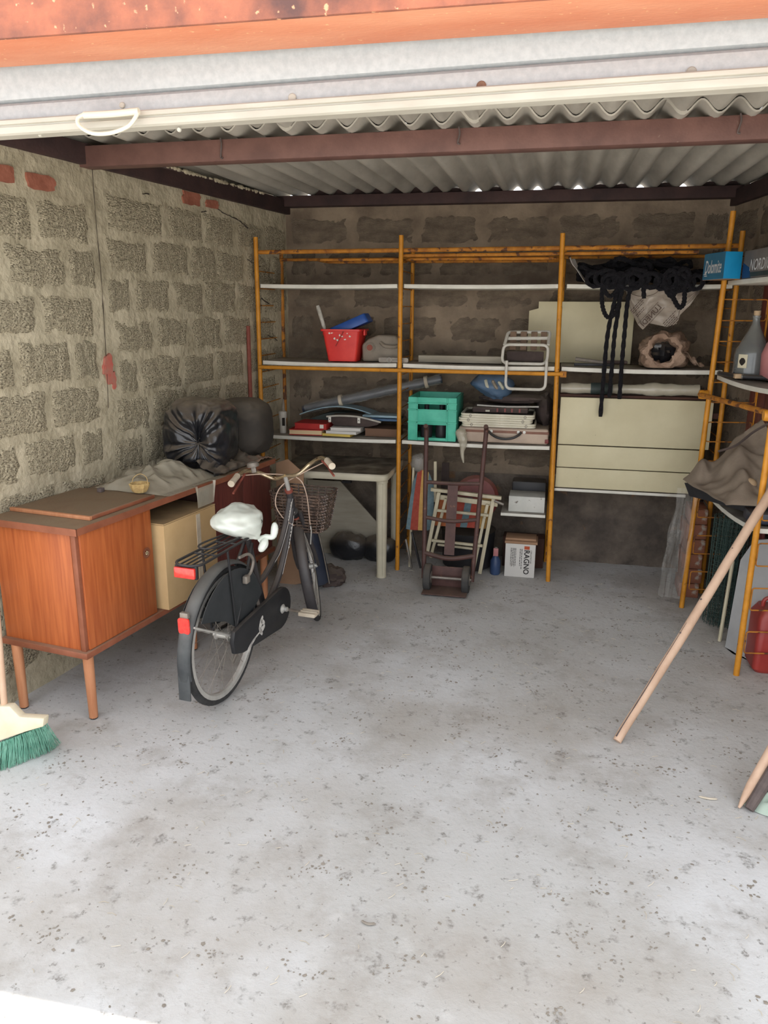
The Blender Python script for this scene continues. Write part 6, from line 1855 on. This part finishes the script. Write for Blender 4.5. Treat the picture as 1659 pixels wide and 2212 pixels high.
# ------------------------------------------------------------------ poles in the foreground on the right
st = thing('wooden_pole', (0.3261, 2.7700, -0.0000), 'long rough wooden pole leaning diagonally against the right rack', 'pole')
p0, p1 = Vector((0.3296, 2.7606, 0.0120)), Vector((0.9060, 3.4000, 0.8311))
P = [p0 + (p1 - p0) * (i / 24 * 1.13) for i in range(25)]
P = [p + Vector((0.004 * nz3((i, 0, 0), 0.35, 1), 0, 0.004 * nz3((i, 5, 0), 0.35, 1))) for i, p in enumerate(P)]
q = MB(); q.tube(P, [0.0165 + 0.004 * i / 24 + 0.0012 * nz3((i, 9, 0), 0.6, 2) for i in range(25)], 14); stk = q.build('shaft', 'stick', st, angle=60)
sd_ = (p1 - p0).normalized(); sn_ = Vector((-0.75, -0.62, 0.2)); sn_ = (sn_ - sd_ * sn_.dot(sd_)).normalized()
q = MB(); q.tube([p0 + sd_ * 0.01 + sn_ * 0.0165, p0 + sd_ * 0.25 + sn_ * 0.0165, p0 + sd_ * 0.55 + sn_ * 0.0172], [0.003, 0.002, 0.0008], 5); q.build('split', 'stick_dark', stk)
for t, k in ((0.42, 0.3), (0.56, -0.2), (0.78, 0.1)):
    c_ = P[int(t * 24 / 1.0)] ; c_ = p0 + sd_ * (t * (p1 - p0).length)
    q = MB(); m_ = c_ + sn_ * 0.0175; q.ball(lambda d, m_=m_: m_ + d * 0.004, 8, 6); q.build('knot', 'stick_dark', stk)
s2 = thing('spade_handle', (0.7046, 2.4411, 0.0000), 'cut wooden handle with sharpened foot at the lower right edge', 'pole')
p0, p1 = Vector((0.6959, 2.4306, 0.0060)), Vector((0.8043, 2.5500, 0.1615))
q = MB(); n = 20
q.tube([p0 + (p1 - p0) * (i / n * 2.6) for i in range(n + 1)], [0.004, 0.010, 0.014] + [0.0165] * (n - 2), 12); q.build('shaft', 'stick', s2)
p0, p1 = Vector((0.7246, 2.4210, 0.0120)), Vector((0.8065, 2.5000, 0.1260))
s3 = thing('charred_stake', (p0.x, p0.y, 0), 'short charred stake beside the cut wooden handle', 'stake')
q = MB(); q.tube([p0, p0.lerp(p1, 0.5), p1], [0.016, 0.019, 0.018], 10); q.build('charred_end', 'stick_dark', s3)
q = MB(); q.tube([p1, p1 + (p1 - p0) * 1.6], 0.018, 10); q.build('shaft', 'stick', s3)
q = MB(); c_ = Vector((0.8097, 2.4724, 0.0000))
def rag(u, v):
    a, r = 2 * PI * u, v
    return c_ + Vector((0.09 * r * math.cos(a) + 0.02 * nz3((u * 6, v, 0), 1, 2), 0.07 * r * math.sin(a), 0.003 + max(0, 0.05 * (1 - r ** 2) + 0.035 * (1 - r) * nz3((math.cos(a) * 2, math.sin(a) * 2, v * 3), 1.2, 4))))
q.grid(rag, 36, 12); one(q, 'green_rag', 'green_cloth', 'pale green rag on the floor at the right edge of the picture', 'rag', angle=80)

# ------------------------------------------------------------------ plastic garden table and the things round it
tbl = thing('garden_table', (-1.25, 4.2, 0), 'cream plastic garden table with tubular legs below the left bay', 'table')
tz = 0.655
ox, oy = -0.912, 4.36
pl3 = [(-1.62, oy, 0), (ox, oy, 0), (ox, oy + 0.55, 0), (-1.62, oy + 0.55, 0)]
pl3 = [Vector(p) for p in pl3]
def tabring(k, z):
    c = sum(pl3, Vector()) / 4
    return [Vector((p.x, p.y, z)) for p in rounded([c + (p - c) * k for p in pl3], 0.05, 5, True)]
q = MB(); loft(q, [tabring(0.985, tz - 0.042), tabring(1.0, tz - 0.034), tabring(1.0, tz - 0.008), tabring(0.985, tz)]); q.build('table_top', 'table_plastic', tbl, angle=40)
for (x, y) in ((-0.955, oy + 0.055), (-1.56, oy + 0.055), (-0.955, oy + 0.49), (-1.56, oy + 0.49)):
    q = MB(); q.lathe([(0.032, 0.0), (0.030, 0.02), (0.033, 0.3), (0.034, tz - 0.06), (0.037, tz - 0.058), (0.037, tz - 0.042)], (x, y, 0.001), (0, 0, 1), 18); lg = q.build('leg', 'table_plastic', tbl)
    q = MB()
    for s in (-0.012, 0.012):
        q.box((x + s - 0.002, y - 0.036, 0.02), (x + s + 0.002, y - 0.026, tz - 0.062))
    q.build('flute', 'table_plastic', lg)
# grey board leaning under the table
q = MB(); q.prism([(-1.5459, 4.8000, 0.5031), (-1.3195, 4.8000, 0.5025), (-1.0520, 4.8000, 0.2188), (-1.0444, 4.8000, -0.0093), (-1.5565, 4.8000, -0.0480)], (0, 0.012, 0)); gbt = thing('grey_board', (-1.3074, 4.8000, -0.0291), 'grey board with slanting edge leaning against the wall under the table', 'board'); q.build('panel', 'grey_plank', gbt)
q = MB(); q.box((-1.30, 4.77, 0.50), (-1.24, 4.80, 0.515)); q.build('peg', 'black_plastic', gbt)
for i, (px, py, r) in enumerate(((-1.24, 4.72, 0.135), (-1.035, 4.73, 0.125))):
    q = MB(); c_ = Vector((px, py, r * 0.62 + 0.002))
    q.ball(lambda d, c_=c_, r=r, i=i: c_ + Vector((d.x * r, d.y * r * 0.55, max(-0.62 * r, d.z * r * 0.75 * (1 + 0.3 * nz3(d, 2.5, i + 2))))), 36, 22)
    one(q, 'rubbish_bag', 'black_bag', ['slumped black rubbish bag on the floor left under the table', 'slumped black rubbish bag on the floor near the table leg'][i], 'rubbish bag', 'black bags under the table', angle=80)
# tan cardboard leaning before the table, navy bundle behind the bicycle
q = MB(); q.prism([(-1.5505, 4.2200, 0.7257), (-1.4756, 4.2200, 0.7513), (-1.3810, 4.2200, 0.6732), (-1.3868, 4.1600, 0.0116), (-1.5398, 4.1600, -0.0308)], (0, 0.006, 0)); one(q, 'cardboard_sheet', 'box_bottom', 'brown cardboard sheet leaning before the garden table', 'cardboard')
nb2 = thing('tarpaulin_roll', (-1.2890, 4.1990, 0.0000), 'dark navy plastic tarpaulin roll leaning behind the bicycle basket', 'tarpaulin')
p0, p1 = Vector((-1.2648, 4.1202, 0.0300)), Vector((-1.3354, 4.0600, 0.5118))
q = MB(); n = 24
q.tube([p0.lerp(p1, i / n) for i in range(n + 1)], [0.062 + 0.014 * nz3((i, 1, 0), 0.3, 2) - (0.03 if i in (0, n) else 0) for i in range(n + 1)], 18); q.build('roll', 'navy', nb2, angle=50)
q = MB(); q.tube(spline([p0 + Vector((0.07, -0.03, 0.02)), p0.lerp(p1, 0.5) + Vector((0.07, -0.02, 0)), p1 + Vector((0.06, -0.02, 0))], 8), 0.004, 6); q.build('piping', 'steel_dull', nb2)
q = MB(); c_ = Vector((-1.2289, 4.2133, 0.0500)); q.ball(lambda d: c_ + Vector((d.x * 0.10, d.y * 0.07, max(-0.048, d.z * 0.07))) * 1.0 + d * 0.02 * nz3(d, 3, 2), 28, 18); one(q, 'brown_sack', 'dark_cloth', 'small brown sack on the floor beside the tarpaulin roll', 'sack')
# long dark pipe in the left back corner
q = MB(); q.tube([(-1.80, 4.48, 0.01), (-1.805, 4.50, 1.50)], 0.012, 10); one(q, 'iron_pipe', 'rusty_red', 'rusty iron pipe standing upright in the left back corner', 'pipe')

# ------------------------------------------------------------------ litter on the floor
random.seed(77)
q = MB()
def chip(x, y, r, h):
    n = random.randint(4, 6)
    a0 = random.random() * 6
    st_ = random.uniform(0.35, 1.0)
    t = random.random() * PI
    vs = []
    for k in range(n):
        a = a0 + 2 * PI * k / n
        rr = r * random.uniform(0.6, 1.2)
        u, v = rr * math.cos(a), rr * math.sin(a) * st_
        vs.append((x + u * math.cos(t) - v * math.sin(t), y + u * math.sin(t) + v * math.cos(t), 0.0006 + random.random() * h * 0.5))
    vs.append((x, y, 0.001 + h))
    q.add(vs, [(k, (k + 1) % n, n) for k in range(n)])
cl_ = [(random.uniform(-1.7, 0.9), random.uniform(1.2, 4.5)) for i in range(230)]
cnt = 0
while cnt < 3000:
    if random.random() < 0.62:
        cx, cy = random.choice(cl_)
        x, y = random.gauss(cx, 0.022), random.gauss(cy, 0.018)
    else:
        x, y = random.uniform(-2.0, 1.2), random.uniform(1.0, 4.9)
    if y > 4.85 or x < -1.74 - 0.15 * (5.05 - y) + 0.03 or x > 0.95 + 0.14 * (5.05 - y): continue
    chip(x, y, random.uniform(0.002, 0.0075), random.uniform(0.0006, 0.0022))
    cnt += 1
lt = q.build('floor_litter', 'litter_dark'); lt['kind'] = 'stuff'; lt['label'] = 'dark crumbs and leaf litter strewn over the concrete floor'; lt['category'] = 'litter'
q = MB()
for i in range(420):
    x, y = random.uniform(-1.7, 1.0), random.uniform(1.3, 4.6)
    L_, t = random.uniform(0.004, 0.016), random.random() * PI
    q.tube([(x - L_ * math.cos(t), y - L_ * math.sin(t), 0.002), (x, y, 0.0035), (x + L_ * math.cos(t + 0.4), y + L_ * math.sin(t + 0.4), 0.002)], 0.0009, 3)
lt = q.build('floor_straw', 'litter_straw'); lt['kind'] = 'stuff'; lt['label'] = 'pale straw bits strewn over the concrete floor'; lt['category'] = 'litter'
for (px, L_) in (((0.6065, 2.4648, 0.0040), 0.03), ((-0.6055, 4.4242, 0.0040), 0.014), ((-0.3934, 1.6781, 0.0040), 0.02)):
    q = MB(); c_ = Vector(px)
    q.tube(spline([c_ + Vector((-L_, 0.006, 0)), c_ + Vector((0, -0.004, 0.003)), c_ + Vector((L_, 0.004, 0))], 5), [0.001] + [0.0035] * 9 + [0.001], 6)
    one(q, 'dry_leaf', 'litter_straw' if L_ != 0.02 else 'litter_dark', {0.03: 'long curled dry leaf on the floor before the cut wooden handle', 0.014: 'pale curled scrap on the floor before the hand truck', 0.02: 'dark dry leaf lying alone in the bright foreground floor'}[L_], 'leaf')
